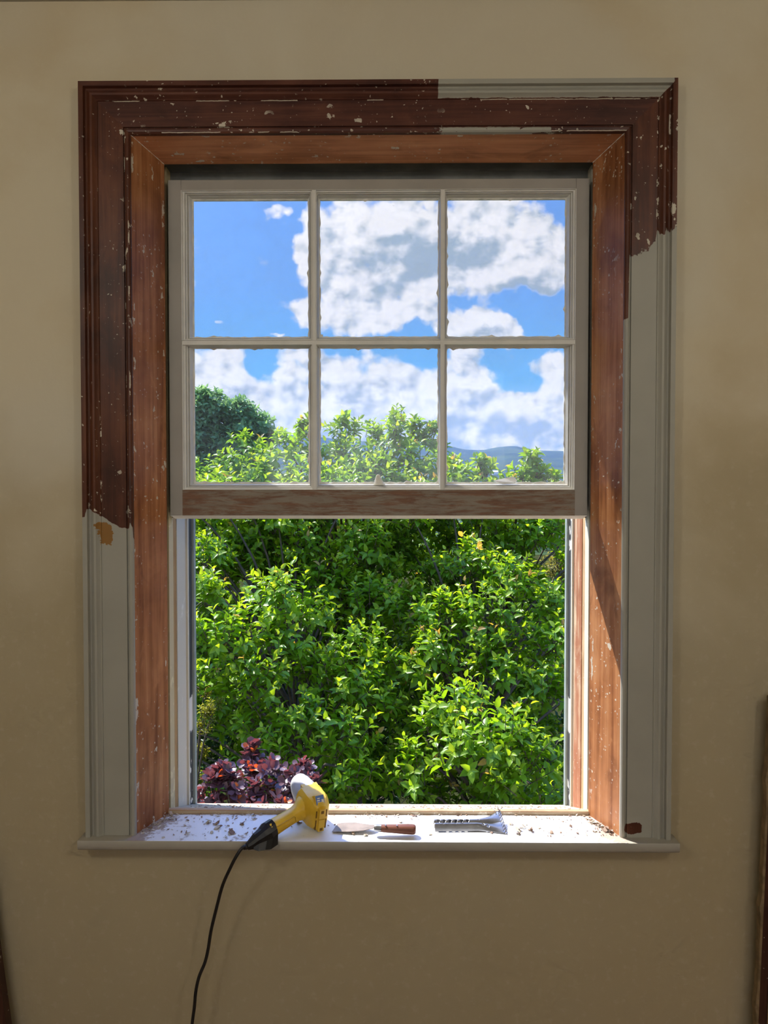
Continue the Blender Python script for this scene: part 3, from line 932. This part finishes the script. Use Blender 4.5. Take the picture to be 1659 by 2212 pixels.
zz0 = at(818, 1047, .119).z
loft(bm, [[Vector((c.x + math.cos(a) * r * (1 + rw.uniform(-.15, .15)) + dx, .119 + math.sin(a) * r * .55, zz0 + h)) for a in (2 * math.pi * i / 12 for i in range(12))] for h, r, dx in ((-.001, .014, .001), (.003, .011, .001), (.009, .0075, 0), (.015, .0058, -.001), (.0195, .0046, -.001), (.0215, .002, -.001))])
bobj('lump', bm, M_PUTTY, pb, 80)

# ------------------------------------------------------------------ loose boards standing against the wall
M_BOARDR = wood('dark_board_flaking', (.030, .010, .007), (.055, .020, .012), (.085, .034, .018), 'z', .5, .45)
M_FLAKE = simple('flaking_tan_edge', (.22, .15, .075), .7, 0, .3, 50)
b1, b2 = at(1623, 2240, -.022), at(1657, 1512, -.022)


def board(name, pa, pb_, w, side, label, cat, lip):
    d = (pb_ - pa); d.normalize()
    foot = pa + d * ((.0015 - pa.z) / d.z) if True else pa
    top = pb_ + d * .01
    n = Vector((d.z, 0, -d.x)) * side
    root = empty(name, tuple(foot), label, cat)
    bm = bmesh.new()
    prof = [(0, 0), (0, -.020), (.014, -.023), (.017, -.017), (.021, -.017), (w - .008, -.020), (w, -.016), (w, 0)]
    loft(bm, [[p + n * a + Vector((0, b - .0012, 0)) for a, b in prof] for p in (foot + n * 0, top)])
    bobj('plank', bm, M_BOARDR, root, 25)
    bm = bmesh.new(); rw = random.Random(len(name))
    if lip:
        K = 60; L = []
        for i in range(K + 1):
            p = foot.lerp(top, i / K)
            e = .0015 + .005 * max(0, math.sin(i * .9) * math.sin(i * .37 + 1)) * rw.random() + .0015 * rw.random()
            L.append([p + n * a + Vector((0, b, 0)) for a, b in ((.001, -.004), (-e, -.005), (-e, -.020), (.001, -.0225))])
        loft(bm, L)
        bobj('flaking_edge', bm, M_FLAKE, root)
    bm = bmesh.new()
    loft(bm, [[p + n * a + Vector((0, b, 0)) for a, b in ((.0185, -.0178), (.0225, -.0178), (.0225, -.0205), (.0185, -.0205))] for p in (foot, top)])
    bobj('paint_line', bm, M_FLAKE, root)


board('stripped_board', b1, b2, .07, 1, 'dark stripped board with flaking tan edge standing at the right end of the wall', 'board', True)
board('dark_board', at(30, 2235, -.022), at(-24, 1850, -.022), .07, -1, 'dark brown board leaning at the lower left end of the wall', 'board', False)

# ------------------------------------------------------------------ paint debris on the sill
vv, ff, cc = [], [], []
rw = random.Random(21)


def flake(p, s, col, tilt=.5, lift=0):
    k = rw.choice((4, 5, 6)); b = len(vv); ph = rw.random() * 6; asp = rw.uniform(.25, 1)
    rot = rw.random() * 6.3; ts = rw.uniform(-tilt, tilt)
    for dz in (.0004, .0014):
        for i in range(k):
            a = ph + 2 * math.pi * i / k; r = s * rw.uniform(.6, 1.2)
            x, y = math.cos(a) * r, math.sin(a) * r * asp
            vv.append((p[0] + x * math.cos(rot) - y * math.sin(rot), p[1] + x * math.sin(rot) + y * math.cos(rot), p[2] + dz + lift + abs(ts) * s + x * ts))
            cc.append(col)
    ff.append(tuple(range(b + k, b + 2 * k))); ff.append(tuple(range(b + k - 1, b - 1, -1)))
    for i in range(k): ff.append((b + i, b + (i + 1) % k, b + k + (i + 1) % k, b + k + i))


COLS = [(.30, .20, .13), (.42, .32, .22), (.55, .50, .40), (.22, .14, .10), (.62, .58, .5), (.36, .26, .2)]
taken = [(-.24, -.07, -.05, .10), (-.09, .10, -.03, .06), (.09, .28, -.03, .08)]
for k in range(900):
    m_ = rw.random()
    if m_ < .40: x, y = rw.uniform(-.45, .45), rw.uniform(-.028, .082)
    elif m_ < .58: x, y = rw.uniform(-.43, .43), .0835 - abs(rw.gauss(0, .006))
    elif m_ < .74:
        s = rw.choice((-1, 1)); y = rw.uniform(-.01, .083); x = s * (RF - (RF - RB) * (y + .012) / .1 - .003 - abs(rw.gauss(0, .012)))
    else: x, y = rw.uniform(-.43, .43), rw.uniform(.101, .25)
    if y < .084 and any(a < x < b and c_ < y < d_ for a, b, c_, d_ in taken) and (x > .08 or rw.random() < .85): continue
    z = SILL + .0006 if y < .0845 else (SILL + .0085 if y < .10 else SILL + .004 - (y - .101) * .084 / .234)
    s = rw.choice((.0008, .0012, .0016, .0025, .0035))
    if y > .10: s *= 1.3
    if .26 < x < .36 and y < .05: s *= .8
    flake((x, y, z), s, rw.choice(COLS))
for px, py, s in ((500, 1800, .008), (448, 1778, .010), (470, 1782, .008), (521, 1781, .009), (490, 1773, .006), (472, 1790, .008), (405, 1801, .006), (548, 1770, .006), (455, 1800, .006), (580, 1785, .007), (1118, 1795, .008), (1105, 1782, .006), (1128, 1788, .008), (1146, 1796, .008), (1120, 1803, .006), (1168, 1790, .006), (1190, 1800, .006), (1060, 1800, .005), (868, 1776, .006), (930, 1803, .005), (1232, 1786, .006), (1280, 1778, .008), (1296, 1786, .008), (760, 1803, .006), (790, 1806, .005), (1310, 1797, .010), (372, 1762, .007), (360, 1770, .008), (345, 1781, .007), (647, 1779, .008)):
    p = onz(px, py, SILL + .0006)
    for q in range(3): flake((p.x + rw.uniform(-.5, .5) * s, p.y + rw.uniform(-.4, .4) * s, p.z), s * rw.uniform(.4, .9), rw.choice(COLS[:4]), .7)
me = bpy.data.meshes.new('paint_debris'); me.from_pydata(vv, [], ff); me.validate(); me.update()
ca = me.color_attributes.new('Col', 'FLOAT_COLOR', 'POINT')
ca.data.foreach_set('color', np.array([(*c, 1) for c in cc], dtype=np.float32).ravel())
m, g, out = mat('paint_flakes')
pbr(g, out, g.n('Attribute', 0, {'attribute_name': 'Col'}), .7)
o = link('paint_debris', me, m)
tag(o, 'flakes and dust of scraped old paint strewn over the white window sill', 'paint flakes', kind='stuff')

# ------------------------------------------------------------------ outside: ground and hills
def ground_mat():
    m, g, out = mat('garden_ground')
    v = g.obj(); n = g.noise(v, .9, 5); n2 = g.noise(v, 14, 4)
    pbr(g, out, g.mix(g.ss(g.m('ADD', g.m('MULTIPLY', n, .6), g.m('MULTIPLY', n2, .4)), .35, .65), (.020, .024, .008), (.045, .05, .016)), .95, 0, None, 0)
    return m


def hill_mat():
    m, g, out = mat('wooded_hills')
    v = g.obj(); n = g.noise(v, .012, 6, .6); n2 = g.noise(v, .05, 5, .7)
    c = g.mix(g.ss(n, .42, .62), (.022, .040, .022), (.05, .075, .03))
    c = g.mix(g.m('MULTIPLY', g.ss(n2, .60, .68), .5), c, (.16, .20, .08))
    pbr(g, out, c, 1, 0, None, .0)
    return m


GZ0 = -1.9
structure(mesh('ground', [(-60, .27, GZ0), (60, .27, GZ0), (60, 70, GZ0 - 2.5), (-60, 70, GZ0 - 2.5)], [(0, 1, 2, 3)], ground_mat()))
ridge = [(-900, 930), (300, 925), (560, 936), (620, 939), (700, 945), (760, 952), (860, 958), (965, 962), (1000, 971), (1040, 973), (1075, 966), (1110, 963), (1150, 973), (1230, 975), (1500, 966), (2600, 950)]
rx_, rz_ = [p[0] for p in ridge], [(1062.5 - p[1]) / FPX for p in ridge]
NX, NY = 150, 46
ys = np.concatenate([np.linspace(60, 400, 10, endpoint=False), np.linspace(400, 1500, NY - 10)])
rs = np.random.RandomState(3)
ph = rs.rand(6, 2) * 6.3


def hh(x, y):
    pxl = 847 + FPX * x / (y + 1.5)
    e = np.interp(pxl, rx_, rz_)
    n = sum(math.sin(x * f + a) * math.sin(y * f * .8 + b) / k for k, (f, (a, b)) in enumerate(zip((.006, .011, .02, .035, .06, .09), ph), 1))
    if y < 400: base = -6 - 12 * math.sin(min(1, (y - 60) / 340) * math.pi * .5)
    else:
        t = (y - 400) / 1100
        base = -18 + t ** 1.25 * (18 + e * 1500)
    return 1.45 + base + n * 2.2 * min(1, max(0, (1490 - y) / 200))


vv, ff = [], []
for y in ys:
    half = .62 * y + 30
    for i in range(NX + 1):
        x = -half + 2 * half * i / NX
        vv.append((x, y, hh(x, y)))
for j in range(len(ys) - 1):
    for i in range(NX):
        q = j * (NX + 1) + i; ff.append((q, q + 1, q + NX + 2, q + NX + 1))
structure(mesh('hills', vv, ff, hill_mat(), None, True))
M_HWALL = simple('pale_house_wall', (.7, .69, .66), .7); M_HROOF = simple('pale_metal_roof', (.72, .72, .74), .5)
for px, D, w, lab in ((1088, 560, 9, 'small pale farmhouse with light roof on the wooded hillside, nearest the white chip'), (1071, 900, 8, 'tiny white house below the hill ridge, left of the single tall sprig'), (1060, 640, 5, 'pale shed low on the far hillside behind the leaves'), (1119, 980, 6, 'tiny white house high on the hillside above the tall sprig')):
    x = (px - 847) / FPX * (D + 1.5) + .029; z = hh(x, D)
    h = empty('distant_house', (x, D, z), lab, 'house')
    boxes('wall', [(x - w / 2, x + w / 2, D - 3, D + 3, z - 1.5, z + 2.4)], M_HWALL, h)
    bm = bmesh.new(); loft(bm, [[(xx, D - 3.4, z + 2.3), (xx, D, z + 4.2), (xx, D + 3.4, z + 2.3)] for xx in (x - w / 2 - .3, x + w / 2 + .3)])
    bobj('roof', bm, M_HROOF, h)

# haze lying over the valley
m, g, out = mat('valley_haze')
vsn = g.nodes.new('ShaderNodeVolumeScatter'); g.put(vsn.inputs['Color'], (.20, .42, 1.0)); vsn.inputs['Density'].default_value = .00030; vsn.inputs['Anisotropy'].default_value = .1
g.links.new(vsn.outputs[0], out.inputs['Volume'])
hz = boxes('haze', [(-1100, 1100, 180, 1490, -40, 130)], m)
tag(hz, 'blue haze over the distant wooded hills', 'haze', kind='stuff')

# ------------------------------------------------------------------ plants
def leaf_mat(name, trans=.45, rough=.38, tint=(1.25, 1.15, .5), spec=.5):
    m, g, out = mat(name)
    col = g.n('Attribute', 0, {'attribute_name': 'Col'})
    b = g.nodes.new('ShaderNodeBsdfPrincipled'); g.put(b.inputs['Base Color'], col); b.inputs['Roughness'].default_value = rough
    b.inputs['Specular IOR Level'].default_value = spec
    t = g.n('BsdfTranslucent', Color=g.mix(1.0, col, tint, 'MULTIPLY'))
    g.links.new(g.n('MixShader', Fac=trans, _1=b.outputs[0], _2=t), out.inputs[0])
    return m


M_LEAF = leaf_mat('green_leaf', .55, .38, (1.45, 1.25, .5))
M_LEAFD = leaf_mat('hazed_blue_green_leaf', .48, .5, (1.1, 1.1, .8), .3)
M_LEAFP = leaf_mat('purple_leaf', .35, .42, (1.5, .55, .45), .9)
M_BARK = simple('grey_brown_bark', (.10, .075, .05), .85, 0, .3, 25)

LU = np.array([0, .30, .30, .30, .68, .68, .68, 1.0])
LV = np.array([0, -.5, 0, .5, -.40, 0, .40, 0])
LW = np.array([0, .10, -.02, .10, .07, -.05, .07, -.16])
LEAF_POINT = (LU, LV, LW)
LEAF_ROUND = (np.array([0, .38, .38, .38, .80, .80, .80, 1.0]), np.array([0, -.40, 0, .40, -.46, 0, .46, 0]), np.array([0, .05, -.02, .05, .08, 0, .08, .06]))
R8 = np.random.RandomState(12)


def leaf_mesh(name, P, D, Nn, Ln, Wd, col, m, parent):
    LU, LV, LW = LEAF_ROUND if m is M_LEAFP else LEAF_POINT
    n = len(P)
    D = D / np.linalg.norm(D, axis=1, keepdims=True)
    S = np.cross(D, Nn); S /= np.linalg.norm(S, axis=1, keepdims=True) + 1e-9
    Nn = np.cross(S, D)
    V = (P[:, None] + D[:, None] * (LU[None, :, None] * Ln[:, None, None]) + S[:, None] * (LV[None, :, None] * Wd[:, None, None]) + Nn[:, None] * (LW[None, :, None] * Ln[:, None, None])).reshape(-1, 3)
    tri = np.array([(0, 2, 1), (0, 3, 2), (1, 2, 5), (1, 5, 4), (2, 3, 6), (2, 6, 5), (4, 5, 7), (5, 6, 7)])
    F = (np.arange(n)[:, None, None] * 8 + tri[None]).reshape(-1, 3)
    me = bpy.data.meshes.new(name)
    me.vertices.add(len(V)); me.vertices.foreach_set('co', V.astype(np.float32).ravel())
    me.loops.add(F.size); me.loops.foreach_set('vertex_index', F.astype(np.int32).ravel())
    me.polygons.add(len(F)); me.polygons.foreach_set('loop_start', np.arange(0, F.size, 3, dtype=np.int32))
    me.polygons.foreach_set('use_smooth', np.ones(len(F), dtype=bool))
    ca = me.color_attributes.new('Col', 'FLOAT_COLOR', 'POINT')
    ca.data.foreach_set('color', np.repeat(np.concatenate([col, np.ones((n, 1))], 1), 8, 0).astype(np.float32).ravel())
    me.update(); me.validate()
    return link(name, me, m, parent)


def grow(clumps, shoots_per, leaf_len, leaf_w, base, young, tip_p=.05, orange=(.52, .34, .09), up=.55, k=9, sl=(.14, .30), view_bias=None):
    """clumps: (centre, radius).  Returns arrays of leaves and the shoot segments."""
    Ps, Ds, Ns, Ls, Ws, Cs, segs = [], [], [], [], [], [], []
    for (c, r) in clumps:
        c = np.array(c); n = max(6, int(shoots_per * (r / .25) ** 2))
        q = R8.randn(n, 3); q /= np.linalg.norm(q, axis=1, keepdims=True)
        q[:, 2] = np.where(q[:, 2] < -.5, -q[:, 2], q[:, 2])
        rad = r * (.35 + .65 * R8.rand(n, 1) ** .5)
        b = c + q * rad * np.array([1, .9, .85])
        d = q * .8 + np.array([0, 0, up]) + R8.randn(n, 3) * .28
        d /= np.linalg.norm(d, axis=1, keepdims=True)
        L = R8.uniform(sl[0], sl[1], n) * min(1.2, r / .25 + .25)
        b = b - d * (L * .6)[:, None]
        tone = R8.normal(1, .12, n)
        for i in range(n):
            kk = k + R8.randint(-2, 3)
            t = (np.arange(kk) + .6) / kk
            t = .18 + .82 * t
            az = np.arange(kk) * 2.4 + R8.rand() * 6.3
            a = np.radians(82 - 52 * t ** 1.5 + R8.randn(kk) * 12)
            x = np.cross(d[i], (0, 0, 1.0)); x /= np.linalg.norm(x) + 1e-6
            y = np.cross(x, d[i])
            rad_ = np.cos(az)[:, None] * x + np.sin(az)[:, None] * y
            dd = d[i] * np.cos(a)[:, None] + rad_ * np.sin(a)[:, None]
            nn = d[i] * np.sin(a)[:, None] - rad_ * np.cos(a)[:, None] + np.array([0, 0, .35])
            dd[:, 2] -= .18
            sz = leaf_len * (.62 + .5 * np.sin(np.pi * np.clip(t * .85 + .12, 0, 1))) * R8.uniform(.8, 1.2, kk)
            young_f = np.clip((t - .62) * 2.2, 0, 1) * R8.uniform(.2, 1, kk)
            col = np.array(base) * (tone[i] * R8.normal(1, .1, kk))[:, None].clip(.5, 1.6)
            col = col * (1 - young_f[:, None]) + np.array(young) * young_f[:, None]
            if R8.rand() < tip_p: col[-2:] = np.array(orange) * R8.uniform(.7, 1.2)
            Ps.append(b[i] + d[i] * (t * L[i])[:, None]); Ds.append(dd); Ns.append(nn); Ls.append(sz); Ws.append(sz * leaf_w * R8.uniform(.85, 1.15, kk)); Cs.append(col)
            segs.append((b[i], b[i] + d[i] * L[i]))
    cat = np.concatenate
    return cat(Ps), cat(Ds), cat(Ns), cat(Ls), cat(Ws), cat(Cs).clip(0, 1), segs


def wood_mesh(name, foot, height, trunk_r, clumps, segs, m, parent, lean=(0, 0)):
    bm = bmesh.new()
    foot = Vector(foot); top = foot + Vector((lean[0], lean[1], height))
    tp = [foot.lerp(top, t) + Vector((math.sin(t * 5) * .05, math.cos(t * 4) * .04 - .04, 0)) for t in (0, .2, .4, .6, .8, 1)]
    loft(bm, tube_rings(tp, [trunk_r * (1.25, 1, .85, .55, .3, .12)[i] for i in range(6)], 9))
    for c, r in clumps:
        c = Vector(c); t = min(.9, max(.12, (c.z - foot.z) / height * .62))
        s = foot.lerp(top, t) + Vector((math.sin(t * 5) * .05, 0, 0))
        mid = s.lerp(c, .5) + Vector((0, 0, .12 * (c - s).length))
        loft(bm, tube_rings(smooth_path([s, mid, c], 3), np.linspace(trunk_r * .24, .004, 7), 5))
    for a, b in segs[::1]:
        a, b = Vector(a), Vector(b)
        loft(bm, tube_rings([a, b], [.0035, .0016], 3), cap=False)
    return bobj(name, bm, m, parent, 80)


def tree(name, label, cat, clumps, foot, height, trunk_r, shoots, ll, lw, base, young, mleaf, group=None, **kw):
    root = empty(name, tuple(foot), label, cat, group)
    P, D, N_, L_, W_, Cc, segs = grow(clumps, shoots, ll, lw, base, young, **kw)
    wood_mesh('trunk', foot, height, trunk_r, clumps, segs if len(segs) < 4500 else segs[::2], M_BARK, root)
    leaf_mesh('foliage', P, D, N_, L_, W_, Cc, mleaf, root)
    return len(P)


def cl(px, py, rpx, Y):
    p = at(px, py, Y)
    return (tuple(p), rpx * (1.5 + Y) / FPX)


GB, GYG = (.20, .38, .018), (.58, .70, .045)
nl = 0
rt_ = random.Random(4)
# left tree: bright clumps in front, fill behind
left, right, back = [], [], []
for a in [(450, 1215, 62, 4.4), (540, 1195, 60, 4.9), (440, 1290, 60, 3.9), (610, 1300, 78, 3.9), (665, 1335, 55, 4.1), (480, 1375, 72, 3.6), (590, 1400, 72, 3.7), (560, 1480, 72, 3.5),
          (470, 1470, 62, 3.7), (660, 1470, 70, 3.8), (760, 1400, 66, 4.0), (745, 1480, 74, 3.7), (815, 1520, 60, 3.8), (640, 1570, 70, 3.4), (740, 1600, 70, 3.4), (700, 1260, 60, 4.6), (800, 1300, 66, 4.5), (620, 1640, 55, 3.3), (770, 1690, 50, 3.2), (560, 1570, 55, 3.5)]:
    left.append(cl(*a))
for a in [(1015, 1235, 72, 4.4), (1095, 1265, 66, 4.2), (1060, 1340, 80, 4.0), (960, 1345, 72, 4.1), (1165, 1165, 60, 4.6), (1195, 1310, 60, 4.2), (1200, 1400, 66, 3.9), (950, 1420, 70, 3.9), (1080, 1440, 76, 3.8),
          (980, 1540, 74, 3.3), (930, 1580, 60, 3.2), (1080, 1600, 84, 3.0), (1150, 1650, 66, 2.9), (1010, 1630, 70, 3.0), (1180, 1500, 66, 3.7), (870, 1440, 62, 4.0), (880, 1330, 66, 4.4), (1080, 1690, 60, 2.9), (1180, 1720, 50, 3.0), (900, 1660, 60, 3.3)]:
    right.append(cl(*a))
for gx in range(395, 1235, 70):
    for gy in range(1090, 1790, 78):
        if gx > 1180 and 1170 < gy < 1300: continue
        if gx < 500 and gy > 1600: continue
        x, y = gx + rt_.uniform(-25, 25), gy + rt_.uniform(-25, 25)
        (left if x < 830 else right).append(cl(x, y, rt_.uniform(48, 66), rt_.uniform(4.6, 5.6) - max(0, y - 1450) * .0022))
for gy in range(1120, 1760, 85):      # the crowns go on past what the window frames
    for gx in (250, 320): left.append(cl(gx + rt_.uniform(-25, 25), gy + rt_.uniform(-25, 25), 66, rt_.uniform(4.7, 5.4)))
    for gx in (1300, 1370): right.append(cl(gx + rt_.uniform(-25, 25), gy + rt_.uniform(-25, 25), 66, rt_.uniform(4.7, 5.4)))
for a in [(450, 1030, 40, 5.2), (500, 1010, 42, 5.2), (545, 985, 38, 5.4), (590, 1000, 36, 5.2), (640, 965, 40, 5.4), (665, 940, 30, 5.6), (640, 1030, 45, 5.0), (560, 1050, 50, 5.0), (480, 1060, 50, 5.0), (715, 985, 36, 5.4), (742, 945, 38, 5.5), (770, 990, 45, 5.2), (700, 1050, 48, 5.0),
          (800, 1040, 55, 5.0), (850, 1000, 50, 5.2), (848, 945, 44, 5.4), (856, 905, 20, 5.5), (800, 950, 32, 5.6), (905, 950, 32, 5.6), (935, 965, 30, 5.6), (915, 1010, 44, 5.2), (880, 1060, 50, 5.0), (520, 960, 24, 5.5), (610, 950, 20, 5.6), (745, 912, 16, 5.5), (902, 922, 15, 5.6), (940, 930, 14, 5.6), (665, 920, 16, 5.6)]:
    back.append(cl(*a))
for gx in range(410, 960, 62):
    for gy in (1080, 1140, 1200): back.append(cl(gx + rt_.uniform(-15, 15), gy + rt_.uniform(-15, 15), 54, rt_.uniform(5.2, 6)))
rback = [cl(*a) for a in [(990, 1020, 30, 5.0), (965, 1000, 20, 5.1), (1000, 1050, 45, 4.9), (1050, 1025, 26, 4.9), (1036, 1003, 14, 4.9), (1060, 1060, 45, 4.8), (1130, 1030, 30, 4.7), (1145, 990, 16, 4.7), (1160, 1020, 24, 4.7), (1190, 1035, 18, 4.7), (1140, 1070, 45, 4.8), (1210, 1080, 40, 4.8),
                          (980, 1110, 52, 5.2), (1060, 1120, 52, 5.2), (1130, 1130, 50, 5.0), (1200, 1140, 44, 5.0), (990, 1180, 52, 5.4), (1080, 1190, 52, 5.4)]]
kw = dict(up=.6, k=9, sl=(.13, .27))
nl += tree('broadleaf_tree', 'bright green broad-leaved tree outside filling the left half of the open window', 'tree', left, (at(640, 1600, 4.6).x, 4.6, GZ0 - .2), 2.7, .07, 34, 0.072, .5, GB, GYG, M_LEAF, **kw)
nl += tree('broadleaf_tree', 'bright green broad-leaved tree outside filling the right half of the open window', 'tree', right, (at(1020, 1600, 4.5).x, 4.5, GZ0 - .2), 2.7, .07, 34, 0.072, .5, GB, GYG, M_LEAF, **kw)
nl += tree('broadleaf_tree', 'taller light green tree whose crown rises behind the left and middle lower panes', 'tree', back, (at(760, 1600, 5.7).x, 5.7, GZ0 - .25), 3.6, .08, 34, .074, .5, (.17, .34, .022), (.52, .64, .07), M_LEAF, tip_p=.08, **kw)
nl += tree('broadleaf_tree', 'slender light green tree top showing behind the lower right pane', 'tree', rback, (at(1090, 1600, 5.3).x, 5.3, GZ0 - .25), 3.3, .06, 34, .074, .5, (.17, .34, .022), (.52, .64, .07), M_LEAF, tip_p=.08, **kw)
# tree further off, leaf colour lightened and blued to carry the glass haze
far = [cl(*a) for a in [(430, 895, 36, 14), (455, 870, 26, 14), (432, 868, 22, 14), (480, 905, 40, 14), (520, 890, 26, 14), (525, 925, 36, 14), (560, 925, 28, 14), (575, 950, 24, 14), (440, 950, 46, 14), (500, 960, 46, 14), (550, 965, 36, 14), (430, 1010, 46, 14), (490, 1015, 46, 14), (400, 920, 46, 14), (545, 1010, 36, 14), (470, 1070, 50, 14), (400, 1060, 50, 14), (530, 1080, 50, 14)]]
nl += tree('shade_tree', 'blue-green tree with haze in its leaf colour, further off behind the lower left pane', 'tree', far, (at(470, 1300, 14).x, 14, GZ0 - .7), 3.9, .16, 34, .15, .5, (.23, .40, .15), (.36, .54, .20), M_LEAFD, tip_p=0, up=.45, k=8, sl=(.18, .32))
# yellow-olive shrub at the right edge beyond, golden conifer at the lower left
ol = [cl(*a) for a in [(1225, 1190, 40, 9), (1235, 1260, 44, 9), (1200, 1240, 36, 9), (1230, 1330, 44, 9), (1190, 1150, 36, 9), (1250, 1130, 40, 9)]]
nl += tree('olive_shrub', 'hazy yellow-olive shrub far behind at the right edge of the opening', 'shrub', ol, (at(1225, 1400, 9).x, 9, GZ0 - .4), 2.2, .06, 40, .07, .28, (.22, .22, .06), (.36, .34, .10), M_LEAF, tip_p=0, up=.9, k=10)
go = [cl(*a) for a in [(440, 1548, 26, 3.2), (462, 1528, 20, 3.3), (432, 1580, 24, 3.2), (425, 1630, 26, 3.7), (440, 1500, 16, 3.8), (415, 1680, 30, 3.7)]]
nl += tree('golden_conifer', 'golden green feathery shrub at the lower left corner of the opening', 'shrub', go, (at(432, 1700, 3.6).x, 3.6, GZ0 - .1), 1.5, .03, 190, .032, .24, (.20, .22, .02), (.38, .38, .05), M_LEAF, tip_p=0, up=1.0, k=12, sl=(.06, .12))
# dark laurel hedge behind the trees
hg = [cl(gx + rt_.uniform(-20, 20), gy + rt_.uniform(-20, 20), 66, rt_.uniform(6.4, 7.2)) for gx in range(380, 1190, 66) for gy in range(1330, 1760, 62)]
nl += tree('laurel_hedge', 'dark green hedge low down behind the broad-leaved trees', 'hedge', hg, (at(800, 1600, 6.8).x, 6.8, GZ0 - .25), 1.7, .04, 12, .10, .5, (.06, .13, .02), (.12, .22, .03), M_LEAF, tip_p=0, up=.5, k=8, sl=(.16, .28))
# purple smoke bush just outside the sill
pu = [cl(*a) for a in [(455, 1700, 30, 2.0), (490, 1690, 30, 2.05), (500, 1725, 34, 2.0), (450, 1740, 32, 2.0), (480, 1670, 18, 2.05), (545, 1640, 20, 2.4), (543, 1618, 13, 2.45), (655, 1662, 14, 2.3), (548, 1680, 28, 2.35), (590, 1665, 26, 2.3), (640, 1680, 28, 2.2), (620, 1710, 30, 2.2), (565, 1720, 32, 2.2), (675, 1705, 24, 2.25), (660, 1740, 32, 2.2), (600, 1750, 34, 2.1), (530, 1760, 34, 2.1)]]
root_f = (at(560, 1760, 2.3).x, 2.3, GZ0 - .05)
nl += tree('smoke_bush', 'purple leaved smoke bush with glowing orange tips below the lower left of the opening', 'shrub', pu, root_f, 1.1, .02, 130, .046, .70, (.15, .085, .10), (.24, .10, .10), M_LEAFP, tip_p=.18, orange=(.70, .20, .04), up=.7, k=8, sl=(.07, .13))
